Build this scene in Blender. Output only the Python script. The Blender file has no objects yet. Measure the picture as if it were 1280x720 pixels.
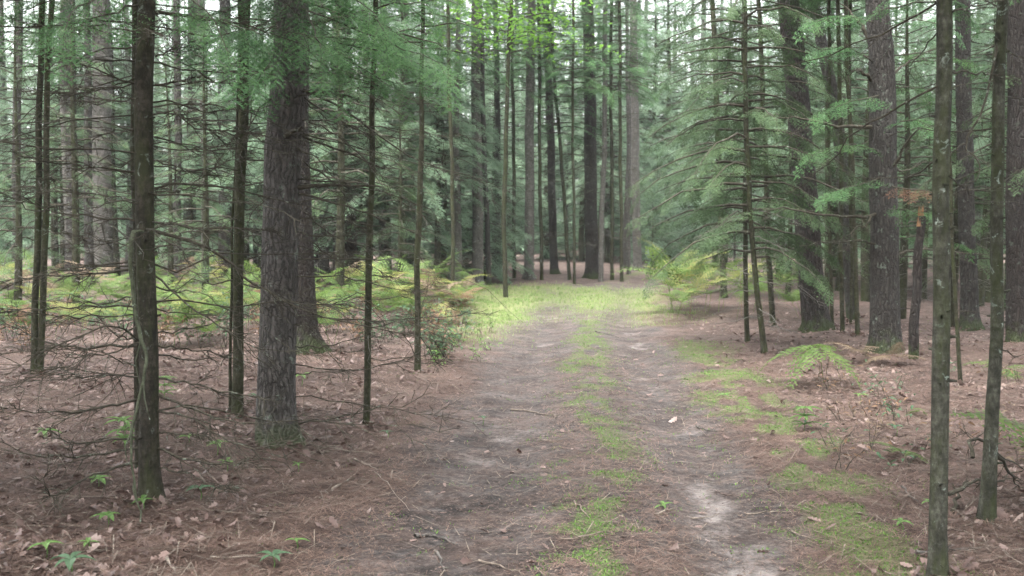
import bpy, math, random
import numpy as np
from mathutils import Vector

S = bpy.context.scene
COL = S.collection
RAD = math.radians
# ------------------------------------------------------------------ camera, world, sun, exposure
F = 1372.0                       # focal length in photo pixels (1280 wide)
PITCH = RAD(3.0)
CAM_Z = 1.6
cam_d = bpy.data.cameras.new("camera")
cam_d.sensor_width = 36.0
cam_d.lens = F / 1280 * 36.0
cam_d.clip_start = 0.05
cam_d.clip_end = 2000
cam_d.dof.use_dof = True
cam_d.dof.focus_distance = 7.6
cam_d.dof.aperture_fstop = 3.6
cam = bpy.data.objects.new("camera", cam_d)
COL.objects.link(cam)
cam.location = (0, 0, CAM_Z)
cam.rotation_euler = (RAD(90) - PITCH, 0, 0)
S.camera = cam

SUN_EL, SUN_ROT = RAD(72), RAD(215)
world = bpy.data.worlds.new("World")
S.world = world
world.use_nodes = True
wn = world.node_tree
for n in list(wn.nodes):
    wn.nodes.remove(n)
sky = wn.nodes.new("ShaderNodeTexSky")
sky.sky_type = 'NISHITA'
sky.sun_disc = False
sky.sun_elevation = SUN_EL
sky.sun_rotation = SUN_ROT
sky.air_density = 1.2
sky.dust_density = 6.0
hs = wn.nodes.new("ShaderNodeHueSaturation")      # overcast: the cloud layer takes most of the blue away
hs.inputs['Saturation'].default_value = 0.22
bg = wn.nodes.new("ShaderNodeBackground")
bg.inputs['Strength'].default_value = 0.15
wo = wn.nodes.new("ShaderNodeOutputWorld")
wn.links.new(sky.outputs[0], hs.inputs['Color'])
wn.links.new(hs.outputs[0], bg.inputs['Color'])
wn.links.new(bg.outputs[0], wo.inputs[0])

sun_d = bpy.data.lights.new("sun", 'SUN')
sun_d.energy = 0.9
sun_d.angle = RAD(60)
sun_d.color = (1.0, 0.97, 0.92)
sun = bpy.data.objects.new("sun", sun_d)
COL.objects.link(sun)
sun.rotation_euler = (RAD(90) - SUN_EL, 0, -SUN_ROT + math.pi)

S.view_settings.view_transform = 'Standard'
S.view_settings.look = 'None'
S.view_settings.gamma = 1.0
S.view_settings.use_curve_mapping = False
S.view_settings.exposure = 3.15

cy = S.cycles
cy.max_bounces = 6
cy.diffuse_bounces = 3
cy.glossy_bounces = 2
cy.volume_bounces = 0
HAZE_DENSITY = 0.00055
cy.transmission_bounces = 3
cy.sample_clamp_indirect = 3.0
cy.use_denoising = True
cy.denoising_prefilter = 'ACCURATE'
cy.denoising_input_passes = 'RGB_ALBEDO_NORMAL'
cy.use_adaptive_sampling = True
cy.caustics_reflective = False
cy.caustics_refractive = False


# ------------------------------------------------------------------ helpers: noise, ground, pixels
RNG = np.random.default_rng(7)
R = random.Random(11)

def _hash(ix, iy, seed):
    h = (ix.astype(np.int64) * 374761393 + iy.astype(np.int64) * 668265263 + seed * 974711) & 0x7fffffff
    h = ((h ^ (h >> 13)) * 1274126177) & 0x7fffffff
    h = h ^ (h >> 16)
    return (h & 0xffff) / 65535.0

def vnoise(x, y, seed=0):
    x = np.asarray(x, float); y = np.asarray(y, float)
    x0 = np.floor(x); y0 = np.floor(y)
    fx = x - x0; fy = y - y0
    fx = fx * fx * (3 - 2 * fx); fy = fy * fy * (3 - 2 * fy)
    a = _hash(x0, y0, seed); b = _hash(x0 + 1, y0, seed)
    c = _hash(x0, y0 + 1, seed); d = _hash(x0 + 1, y0 + 1, seed)
    return (a * (1 - fx) + b * fx) * (1 - fy) + (c * (1 - fx) + d * fx) * fy

def fbm(x, y, seed=0, o=3):
    s = 0; a = 0.5; t = 0
    for i in range(o):
        s = s + a * vnoise(x * 2 ** i + 17.3 * i, y * 2 ** i - 9.1 * i, seed + i); t += a; a *= 0.5
    return s / t

def sstep(a, b, x):
    t = np.clip((np.asarray(x, float) - a) / (b - a), 0, 1)
    return t * t * (3 - 2 * t)

def path_c(y):
    y = np.asarray(y, float)
    return 0.41 + 0.06 * (y - 5) + 0.010 * np.clip(y - 20, 0, 40) ** 2

def masks(x, y):
    """worn track, middle / verge moss, pale sand, clearing grass - where each kind of surface lies"""
    x = np.asarray(x, float); y = np.asarray(y, float)
    o = x - path_c(y)
    w1 = (fbm(x * 1.3, y * 0.7, 3) - 0.5)
    w2 = (fbm(x * 4.5, y * 2.5, 5) - 0.5)
    ed = o + 0.7 * w1 + 0.35 * w2
    path = sstep(-1.6, -1.15, ed) * (1 - sstep(1.0, 1.35, ed)) * (1 - sstep(27, 30, y))
    clump = fbm(x * 2.2, y * 1.1, 21)
    clump2 = fbm(x * 7, y * 4, 22)
    mid = np.exp(-((o - 0.02 + 0.25 * w1) / 0.36) ** 2)
    mid_amt = mid * sstep(0.40, 0.68, clump * 0.5 + clump2 * 0.5 + 0.10 * sstep(6.6, 9, y) - 0.03)
    verge = np.exp(-((o - 1.45 + 0.5 * w1) / 0.42) ** 2) * (.75 + .4 * sstep(5.5, 8.0, y)) * (1 - sstep(13.5, 17, y))
    verge_amt = 1.2 * verge * sstep(0.40, 0.60, clump * 0.5 + clump2 * 0.5 + 0.03)
    moss = np.clip(mid_amt + verge_amt, 0, 1)
    rutr = np.exp(-((o - 0.74) / 0.24) ** 2)
    rutl = np.exp(-((o + 0.72) / 0.34) ** 2)
    sp = fbm(x * 1.7, y * 0.9, 31) * 0.6 + 0.4 * fbm(x * 6, y * 3.5, 32)
    sand = np.clip(rutr * sstep(0.46, 0.84, sp + 0.12 * np.exp(-((y - 5.6) / 0.9) ** 2)) +
                   0.8 * rutl * sstep(0.47, 0.84, sp), 0, 1) * path
    g = sstep(17.5, 21.5, y + 3.0 * w1) * (1 - sstep(25.5, 28.5, y + 5 * w1))
    gx = sstep(-1.7, -0.5, x + 1.2 * w1) * (1 - sstep(2.7, 3.7, x + 1.2 * w1))
    gside = np.exp(-((o + 1.7) / 0.5) ** 2) * sstep(14, 18, y) * (1 - sstep(27, 29, y))
    grass = np.clip(.8 * (1 - .6 * np.clip(rutr + rutl, 0, 1) * (1 - sstep(22, 26, y))) * g * gx * (0.30 + 0.70 * sstep(.38, .66, fbm(x * 0.9, y * 0.5, 41) + 0.25 * sstep(20, 24, y))) + 0.5 * gside, 0, 1)
    return path, moss, sand, grass, rutr + rutl

def gz(x, y):
    x = np.asarray(x, float); y = np.asarray(y, float)
    o = x - path_c(y)
    z = 0.35 * sstep(17, 36, y) + 1.2 * sstep(40, 140, y)
    z = z + 0.16 * sstep(1.3, 3.6, -o) * (1 - 0.5 * sstep(8, 30, y)) + 0.12 * sstep(1.3, 4.0, o)
    near = 1 - sstep(20, 45, y)
    rough = 1 - 0.75 * (sstep(-1.7, -1.1, o) * (1 - sstep(1.0, 1.5, o)))
    z = z + near * rough * (0.16 * (fbm(x * 0.45, y * 0.45, 51) - .5) + 0.07 * (fbm(x * 2.1, y * 2.1, 52) - .5))
    z = z - 0.045 * np.exp(-((o - 0.74) / 0.3) ** 2) - 0.04 * np.exp(-((o + 0.72) / 0.35) ** 2)
    z = z + 0.030 * (fbm(x * 5, y * 5, 53) - .5) * near + 0.014 * near * (fbm(x * 11, y * 11, 54) - .5)
    z = z + 0.025 * np.exp(-((o - 0.02) / 0.30) ** 2) * near
    return z

GZ0 = float(gz(0.4, 3.0))

def ray(px, py):
    dx = (px - 640) / F; dv = -(py - 360) / F
    c, s = math.cos(PITCH), math.sin(PITCH)
    return np.array([dx, c + dv * s, -s + dv * c])

def at_d(px, py, d):
    """the point at ground distance d (metres ahead) seen at photo pixel px, py"""
    r = ray(px, py)
    return np.array([0, 0, CAM_Z]) + r * (d / r[1])

def at_g(px, py):
    """the point of the ground seen at photo pixel px, py"""
    r = ray(px, py)
    t = 2.0
    for k in range(6000):
        p = r * t
        if CAM_Z + p[2] <= float(gz(p[0], p[1])):
            break
        t += 0.02 if t < 20 else 0.05
    p = np.array([0, 0, CAM_Z]) + r * t
    p[2] = float(gz(p[0], p[1]))
    return p

# ------------------------------------------------------------------ helpers: meshes and objects
class MB:
    def __init__(self):
        self.v = []; self.n = 0; self.t = []; self.q = []; self.mt = []; self.mq = []
    def add(self, v, tris=None, quads=None, mat=0):
        v = np.asarray(v, float).reshape(-1, 3)
        if tris is not None and len(tris):
            t = np.asarray(tris, np.int64) + self.n; self.t.append(t)
            self.mt.append(np.full(len(t), mat, np.int32) if np.isscalar(mat) else np.asarray(mat, np.int32))
        if quads is not None and len(quads):
            q = np.asarray(quads, np.int64) + self.n; self.q.append(q); self.mq.append(np.full(len(q), mat, np.int32))
        self.v.append(v); self.n += len(v)
    def tris(self, T, mat=0):
        T = np.asarray(T, float)
        m = len(T)
        if m:
            self.add(T.reshape(-1, 3), tris=np.arange(3 * m).reshape(m, 3), mat=mat)
    def mesh(self, name, mats, smooth=True):
        me = bpy.data.meshes.new(name)
        V = np.concatenate(self.v) if self.v else np.zeros((0, 3))
        t = np.concatenate(self.t) if self.t else np.zeros((0, 3), np.int64)
        q = np.concatenate(self.q) if self.q else np.zeros((0, 4), np.int64)
        mt = np.concatenate(self.mt) if self.mt else np.zeros(0, np.int32)
        mq = np.concatenate(self.mq) if self.mq else np.zeros(0, np.int32)
        loops = np.concatenate([t.ravel(), q.ravel()]).astype(np.int32)
        ls = np.concatenate([np.arange(len(t)) * 3, len(t) * 3 + np.arange(len(q)) * 4]).astype(np.int32)
        me.vertices.add(len(V)); me.vertices.foreach_set("co", V.ravel())
        me.loops.add(len(loops)); me.loops.foreach_set("vertex_index", loops)
        me.polygons.add(len(ls)); me.polygons.foreach_set("loop_start", ls)
        for m in mats:
            me.materials.append(m)
        me.polygons.foreach_set("material_index", np.concatenate([mt, mq]).astype(np.int32))
        me.update(calc_edges=True)
        if smooth:
            me.polygons.foreach_set("use_smooth", np.ones(len(ls), bool))
        return me
    def build(self, name, mats, parent=None, smooth=True, loc=None):
        if not isinstance(mats, (list, tuple)):
            mats = [mats]
        return link(name, self.mesh(name, mats, smooth), parent, loc)

def link(name, data, parent=None, loc=None):
    o = bpy.data.objects.new(name, data); COL.objects.link(o)
    if parent is not None:
        o.parent = parent
    if loc is not None:
        o.location = loc
    return o

def tag(o, label=None, cat=None, group=None, kind=None):
    if label: o['label'] = label
    if cat: o['category'] = cat
    if group: o['group'] = group
    if kind: o['kind'] = kind
    return o

def empty(name, loc, label, cat, group=None, rz=0, sc=1.0):
    o = bpy.data.objects.new(name, None); COL.objects.link(o)
    o.empty_display_size = 0.2
    o.location = [float(c) for c in loc]; o.rotation_euler = (0, 0, rz); o.scale = (sc, sc, sc)
    return tag(o, label, cat, group)

def dup(root, loc, rz=0, sc=1.0, label=None, group=None, tilt=(0, 0)):
    r = root.copy(); COL.objects.link(r)
    r.location = [float(c) for c in loc]; r.rotation_euler = (tilt[0], tilt[1], rz); r.scale = (sc, sc, sc)
    if label: r['label'] = label
    if group: r['group'] = group
    for ch in KIDS.get(root.name, ()):
        c = ch.copy(); COL.objects.link(c); c.parent = r
    return r
KIDS = {}

def nrm(a):
    a = np.asarray(a, float)
    return a / (np.linalg.norm(a, axis=-1, keepdims=True) + 1e-9)

def tube(mb, P, rad, sides=6, mat=0, rough=0.0, seed=0):
    P = np.asarray(P, float); rad = np.asarray(rad, float)
    n = len(P)
    T = nrm(np.gradient(P, axis=0))
    m = P[-1] - P[0]
    ref = np.array([1.0, 0.13, 0.07]) if abs(m[2]) > 0.75 * np.linalg.norm(m) else np.array([0.05, 0.1, 1.0])
    U = nrm(np.cross(T, ref)); W = np.cross(T, U)
    a = np.linspace(0, 2 * math.pi, sides, endpoint=False)
    rr = rad[:, None] * np.ones((1, sides))
    if rough:
        L = np.concatenate([[0], np.cumsum(np.linalg.norm(np.diff(P, axis=0), axis=1))])
        A, Z = np.meshgrid(a, L)
        k = sides / 6.0
        nz = fbm(np.cos(A) * k * 1.2 + 7 + Z * .3, np.sin(A) * k * 1.2 + Z * 2.2, seed, 2) - .5
        rr = rr * (1 + rough * 2 * nz)
    V = P[:, None, :] + rr[..., None] * (np.cos(a)[None, :, None] * U[:, None, :] + np.sin(a)[None, :, None] * W[:, None, :])
    i = np.arange(n - 1)[:, None] * sides; j = np.arange(sides)[None, :]; j2 = (j + 1) % sides
    q = np.stack([i + j, i + j2, i + sides + j2, i + sides + j], -1).reshape(-1, 4)
    mb.add(V.reshape(-1, 3), quads=q, mat=mat)

def spline(P, n):
    P = np.asarray(P, float)
    if len(P) < 3:
        t = np.linspace(0, 1, n)[:, None]
        return P[0] * (1 - t) + P[-1] * t
    Q = np.vstack([2 * P[0] - P[1], P, 2 * P[-1] - P[-2]])
    out = []
    for u in np.linspace(0, len(P) - 1 - 1e-6, n):
        k = int(u); t = u - k
        p0, p1, p2, p3 = Q[k:k + 4]
        out.append(0.5 * (2 * p1 + (p2 - p0) * t + (2 * p0 - 5 * p1 + 4 * p2 - p3) * t * t + (3 * p1 - p0 - 3 * p2 + p3) * t ** 3))
    return np.array(out)

# ------------------------------------------------------------------ materials
def new_mat(name):
    m = bpy.data.materials.new(name); m.use_nodes = True
    nt = m.node_tree
    for n in list(nt.nodes):
        nt.nodes.remove(n)
    return m, nt

class G:
    """small node-graph helper"""
    def __init__(self, nt):
        self.nt = nt
    def n(self, typ, out=0, **kw):
        nd = self.nt.nodes.new(typ)
        for k, v in kw.items():
            if k.startswith('i_'):
                self.set(nd.inputs[k[2:].replace('_', ' ')], v)
            else:
                setattr(nd, k, v)
        return nd.outputs[out]
    def set(self, sock, v):
        if isinstance(v, bpy.types.NodeSocket):
            self.nt.links.new(v, sock)
        else:
            sock.default_value = v
    def ramp(self, fac, stops, interp='LINEAR'):
        nd = self.nt.nodes.new('ShaderNodeValToRGB'); nd.color_ramp.interpolation = interp
        el = nd.color_ramp.elements
        while len(el) > 1: el.remove(el[-1])
        el[0].position = stops[0][0]; el[0].color = c4(stops[0][1])
        for p, c in stops[1:]:
            e = el.new(p); e.color = c4(c)
        self.set(nd.inputs[0], fac)
        return nd.outputs[0]
    def math(self, op, a, b=None, clamp=False):
        nd = self.nt.nodes.new('ShaderNodeMath'); nd.operation = op; nd.use_clamp = clamp
        self.set(nd.inputs[0], a)
        if b is not None: self.set(nd.inputs[1], b)
        return nd.outputs[0]
    def mix(self, f, a, b, blend='MIX'):
        nd = self.nt.nodes.new('ShaderNodeMix'); nd.data_type = 'RGBA'; nd.blend_type = blend
        self.set(nd.inputs[0], f); self.set(nd.inputs[6], c4(a)); self.set(nd.inputs[7], c4(b))
        return nd.outputs[2]
    def noise(self, vec, scale, detail=4, rough=0.6, dist=0.0):
        return self.n('ShaderNodeTexNoise', i_Vector=vec, i_Scale=scale, i_Detail=detail, i_Roughness=rough, i_Distortion=dist)
    def mapv(self, vec, scale):
        nd = self.nt.nodes.new('ShaderNodeMapping'); self.set(nd.inputs[0], vec); nd.inputs['Scale'].default_value = scale
        return nd.outputs[0]
    def bump(self, h, strength, dist, normal=None):
        nd = self.nt.nodes.new('ShaderNodeBump'); self.set(nd.inputs['Height'], h)
        nd.inputs['Strength'].default_value = strength; nd.inputs['Distance'].default_value = dist
        if normal is not None: self.set(nd.inputs['Normal'], normal)
        return nd.outputs[0]
    def out(self, sh):
        o = self.nt.nodes.new('ShaderNodeOutputMaterial'); self.set(o.inputs[0], sh)
    def pbr(self, col, rough=0.85, spec=0.2, normal=None):
        nd = self.nt.nodes.new('ShaderNodeBsdfPrincipled')
        self.set(nd.inputs['Base Color'], c4(col)); self.set(nd.inputs['Roughness'], rough)
        self.set(nd.inputs['Specular IOR Level'], spec)
        if normal is not None: self.set(nd.inputs['Normal'], normal)
        return nd.outputs[0]

def c4(c):
    if isinstance(c, bpy.types.NodeSocket): return c
    return tuple(c) + (1.0,) if len(c) == 3 else tuple(c)

def leaf_mat(name, stops, transl=0.35, rough=0.6, spec=0.08, obj_var=0.35):
    m, nt = new_mat(name); g = G(nt)
    isl = g.n('ShaderNodeNewGeometry', out=8)         # random per island: every needle or leaf its own tone
    oi = g.n('ShaderNodeObjectInfo', out=5)
    co = g.n('ShaderNodeNewGeometry', out=0)
    clump = g.noise(co, 1.6, 2)
    f = g.math('ADD', g.math('MULTIPLY', isl, 0.5), g.math('MULTIPLY', oi, obj_var * 0.6))
    f = g.math('ADD', f, g.math('MULTIPLY', g.math('SUBTRACT', clump, 0.35), 0.8), clamp=True)
    col = g.ramp(f, stops)
    sh = g.pbr(col, rough, spec)
    tr = g.n('ShaderNodeBsdfTranslucent', i_Color=col)
    mx = nt.nodes.new('ShaderNodeMixShader'); mx.inputs[0].default_value = transl
    nt.links.new(sh, mx.inputs[1]); nt.links.new(tr, mx.inputs[2])
    g.out(mx.outputs[0])
    return m

def bark_pine(name, dark, light, lich=0.5):
    m, nt = new_mat(name); g = G(nt)
    co = g.n('ShaderNodeTexCoord', out=3)
    wob = g.noise(co, 3.0, 3)
    vec = g.mapv(co, (30, 30, 6.0))
    nd = nt.nodes.new('ShaderNodeVectorMath'); nd.operation = 'ADD'
    nt.links.new(vec, nd.inputs[0])
    cmb = nt.nodes.new('ShaderNodeCombineXYZ')
    wob2 = g.noise(co, 11.0, 4, 0.7)
    g.set(cmb.inputs[0], g.math('ADD', g.math('MULTIPLY', wob, 3.0), g.math('MULTIPLY', wob2, 2.2))); g.set(cmb.inputs[1], g.math('MULTIPLY', wob2, 1.8)); g.set(cmb.inputs[2], g.math('MULTIPLY', wob, 4.0))
    nt.links.new(cmb.outputs[0], nd.inputs[1])
    vor = nt.nodes.new('ShaderNodeTexVoronoi'); vor.feature = 'DISTANCE_TO_EDGE'
    nt.links.new(nd.outputs[0], vor.inputs['Vector']); vor.inputs['Scale'].default_value = 1.0
    crack = g.ramp(vor.outputs[0], [(0.0, (0, 0, 0)), (0.16, (0.6,) * 3), (0.5, (1, 1, 1))])
    fine = g.noise(g.mapv(co, (55, 55, 16)), 1.0, 6, 0.78)
    h = g.math('ADD', crack, g.math('MULTIPLY', fine, 0.6))
    tone = g.math('ADD', g.math('MULTIPLY', crack, 0.38), g.math('MULTIPLY', fine, 0.62))
    col = g.ramp(tone, [(0.15, dark), (0.85, light)])
    grey = g.ramp(g.noise(co, 1.3, 4), [(0.4, (0, 0, 0)), (0.65, (1, 1, 1))])
    col = g.mix(g.math('MULTIPLY', grey, 0.22), col, tuple(c * 1.25 for c in (light[0], light[0], light[0])))
    lm = g.ramp(g.noise(co, 9.0, 5, 0.7), [(0.60, (0, 0, 0)), (0.68, (1, 1, 1))])
    col = g.mix(g.math('MULTIPLY', lm, lich), col, (0.23, 0.28, 0.23))
    sep = nt.nodes.new('ShaderNodeSeparateXYZ'); nt.links.new(co, sep.inputs[0])
    mz = g.math('SUBTRACT', 1.0, g.math('DIVIDE', sep.outputs[2], 0.38), clamp=True)
    mm = g.math('MULTIPLY', g.ramp(g.math('ADD', g.noise(co, 7, 4), g.math('MULTIPLY', mz, 0.35)), [(0.62, (0, 0, 0)), (0.75, (1, 1, 1))]), mz)
    col = g.mix(g.math('MULTIPLY', mm, 0.8), col, (0.045, 0.062, 0.022))
    g.out(g.pbr(col, 0.9, 0.15, g.bump(h, 1.0, 0.035)))
    return m

def bark_fir(name, dark, light, lich=0.8, algae=0.5):
    m, nt = new_mat(name); g = G(nt)
    co = g.n('ShaderNodeTexCoord', out=3)
    fine = g.noise(g.mapv(co, (38, 38, 20)), 1.0, 6, 0.78)
    scal = g.n('ShaderNodeTexVoronoi', i_Vector=g.mapv(co, (42, 42, 24)), i_Scale=1.0)
    lump = g.noise(g.mapv(co, (9, 9, 7)), 1.0, 4, 0.7)
    ring = g.noise(g.mapv(co, (3, 3, 34)), 1.0, 3, 0.7)
    t = g.math('ADD', g.math('MULTIPLY', fine, 0.5), g.math('ADD', g.math('MULTIPLY', lump, 0.35), g.math('MULTIPLY', ring, 0.15)))
    col = g.ramp(t, [(0.38, dark), (0.50, tuple((a_ + b_) / 2.2 for a_, b_ in zip(dark, light))), (0.62, tuple(c * 1.35 for c in light))])
    al = g.ramp(g.noise(g.mapv(co, (6, 6, 1.8)), 1.0, 5, 0.75), [(0.46, (0, 0, 0)), (0.60, (1, 1, 1))])
    col = g.mix(g.math('MULTIPLY', al, algae), col, (0.034, 0.042, 0.016))
    kn = g.ramp(g.noise(g.mapv(co, (13, 13, 6)), 1.0, 2, 0.5), [(0.66, (0, 0, 0)), (0.72, (1, 1, 1))])
    col = g.mix(g.math('MULTIPLY', kn, 0.7), col, (0.010, 0.009, 0.008))
    lm = g.ramp(g.noise(co, 13.0, 6, 0.72, 0.6), [(0.595, (0, 0, 0)), (0.65, (1, 1, 1))])
    lt = g.ramp(g.noise(co, 2.2, 2), [(0.42, (0, 0, 0)), (0.58, (1, 1, 1))])
    lc = g.ramp(fine, [(0.4, (0.16, 0.20, 0.17)), (0.6, (0.30, 0.35, 0.31))])
    col = g.mix(g.math('MULTIPLY', g.math('MULTIPLY', lm, lt), lich), col, lc)
    h = g.math('ADD', g.math('ADD', fine, g.math('MULTIPLY', scal, 0.4)), g.math('MULTIPLY', lump, 0.8))
    g.out(g.pbr(col, 0.88, 0.12, g.bump(h, 1.0, 0.014)))
    return m

def wood_mat(name, dark, light, lich=0.5, scale=25):
    m, nt = new_mat(name); g = G(nt)
    co = g.n('ShaderNodeNewGeometry', out=0)
    f = g.noise(co, scale, 4, 0.7)
    col = g.ramp(f, [(0.3, dark), (0.7, light)])
    lm = g.ramp(g.noise(co, 17.0, 4, 0.7), [(0.60 if lich < .9 else .50, (0, 0, 0)), (0.66 if lich < .9 else .58, (1, 1, 1))])
    col = g.mix(g.math('MULTIPLY', lm, lich), col, (0.26, 0.31, 0.25))
    g.out(g.pbr(col, 0.85, 0.15, g.bump(f, 0.5, 0.004)))
    return m

M = {}
M['pine'] = bark_pine('pine_bark', (0.012, 0.0105, 0.009), (0.074, 0.066, 0.059))
M['pine_grey'] = bark_pine('grey_pine_bark', (0.017, 0.015, 0.013), (0.135, 0.122, 0.112))
M['pine_dark'] = bark_pine('dark_pine_bark', (0.010, 0.008, 0.007), (0.055, 0.045, 0.040), 0.2)
M['fir'] = bark_fir('fir_bark', (0.011, 0.010, 0.007), (0.042, 0.037, 0.029), 0.45, 0.45)
M['mossfir'] = bark_fir('mossy_fir_bark', (0.015, 0.015, 0.011), (0.066, 0.066, 0.052), 1.0, 0.6)
M['pole'] = bark_fir('pole_bark', (0.013, 0.013, 0.008), (0.046, 0.044, 0.029), 0.35, 0.6)
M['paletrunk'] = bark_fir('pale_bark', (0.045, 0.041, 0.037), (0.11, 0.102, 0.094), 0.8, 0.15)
M['dead'] = wood_mat('dead_branch_wood', (0.018, 0.016, 0.011), (0.062, 0.055, 0.041), 0.45)
M['deadgrey'] = wood_mat('grey_dead_wood', (0.06, 0.055, 0.05), (0.19, 0.175, 0.16), 0.3)
M['lichenwood'] = wood_mat('lichened_wood', (0.018, 0.020, 0.011), (0.070, 0.078, 0.052), 0.75, 26)
M['stick'] = wood_mat('fallen_stick_wood', (0.05, 0.04, 0.032), (0.20, 0.165, 0.135), 0.15)
M['palestick'] = wood_mat('pale_stick_wood', (0.11, 0.093, 0.077), (0.26, 0.225, 0.19), 0.0)
M['char'] = wood_mat('dark_rotten_wood', (0.02, 0.017, 0.015), (0.12, 0.11, 0.10), 0.1)
M['broken'] = wood_mat('broken_wood', (0.10, 0.055, 0.03), (0.22, 0.13, 0.07), 0.0)
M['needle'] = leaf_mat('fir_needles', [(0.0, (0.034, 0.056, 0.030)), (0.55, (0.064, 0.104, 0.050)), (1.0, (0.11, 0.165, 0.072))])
M['needle_near'] = leaf_mat('near_fir_needles', [(0.0, (0.040, 0.080, 0.045)), (0.5, (0.070, 0.145, 0.060)), (1.0, (0.12, 0.22, 0.075))], 0.4)
M['needle_hazetint'] = leaf_mat('haze_tinted_fir_needles', [(0.0, (0.085, 0.130, 0.088)), (0.5, (0.135, 0.200, 0.130)), (1.0, (0.185, 0.265, 0.165))], 0.5)  # far firs: background brightness and haze put into a paler, greyer needle colour
M['needle_red'] = leaf_mat('dead_red_needles', [(0.0, (0.08, 0.045, 0.028)), (1.0, (0.19, 0.105, 0.07))])
M['pine_needle'] = leaf_mat('pine_needles', [(0.0, (0.062, 0.098, 0.060)), (0.5, (0.105, 0.160, 0.092)), (1.0, (0.155, 0.225, 0.125))], 0.5)
M['broad'] = leaf_mat('maple_leaves', [(0.0, (0.07, 0.15, 0.025)), (0.5, (0.12, 0.25, 0.035)), (1.0, (0.20, 0.36, 0.06))], 0.5, 0.45)
M['fern_g'] = leaf_mat('green_fern', [(0.0, (0.040, 0.072, 0.020)), (0.5, (0.078, 0.125, 0.034)), (1.0, (0.14, 0.19, 0.058))], 0.45, 0.6, 0.15)
M['fern_y'] = leaf_mat('yellow_fern', [(0.0, (0.10, 0.13, 0.035)), (0.5, (0.17, 0.185, 0.06)), (1.0, (0.26, 0.245, 0.10))], 0.45, 0.6, 0.15)
M['fern_b'] = leaf_mat('brown_fern', [(0.0, (0.075, 0.045, 0.028)), (0.5, (0.15, 0.095, 0.06)), (1.0, (0.23, 0.16, 0.11))], 0.35, 0.7, 0.1)
M['fern_d'] = leaf_mat('tan_fern', [(0.0, (0.085, 0.063, 0.043)), (1.0, (0.20, 0.155, 0.11))], 0.35, 0.7, 0.1)
M['herb'] = leaf_mat('herb_leaves', [(0.0, (0.05, 0.095, 0.030)), (0.5, (0.095, 0.17, 0.05)), (1.0, (0.18, 0.27, 0.10))], 0.4, 0.5)
M['herb_blue'] = leaf_mat('blue_green_leaves', [(0.0, (0.045, 0.085, 0.045)), (1.0, (0.10, 0.16, 0.095))], 0.4, 0.5)
M['grass'] = leaf_mat('grass_blades', [(0.0, (0.085, 0.145, 0.040)), (0.5, (0.15, 0.23, 0.072)), (1.0, (0.27, 0.33, 0.14))], 0.4, 0.6, 0.15)
M['moss'] = leaf_mat('moss_tufts', [(0.0, (0.040, 0.084, 0.018)), (0.5, (0.075, 0.152, 0.030)), (1.0, (0.14, 0.245, 0.052))], 0.3, 0.8, 0.1)
M['litter'] = leaf_mat('leaf_litter', [(0.0, (0.030, 0.019, 0.016)), (0.30, (0.080, 0.050, 0.042)), (0.6, (0.15, 0.102, 0.088)), (0.85, (0.23, 0.18, 0.16)), (1.0, (0.36, 0.30, 0.265))], 0.15, 0.5, 0.35)
M['pineduff'] = leaf_mat('fallen_needles', [(0.0, (0.030, 0.018, 0.013)), (0.4, (0.092, 0.059, 0.047)), (0.75, (0.190, 0.130, 0.104)), (1.0, (0.38, 0.28, 0.22))], 0.1, 0.7, 0.15)
M['crumb'] = leaf_mat('bark_crumbs', [(0.0, (0.025, 0.02, 0.018)), (0.6, (0.11, 0.08, 0.065)), (1.0, (0.26, 0.20, 0.16))], 0.0, 0.8, 0.15)

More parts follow.
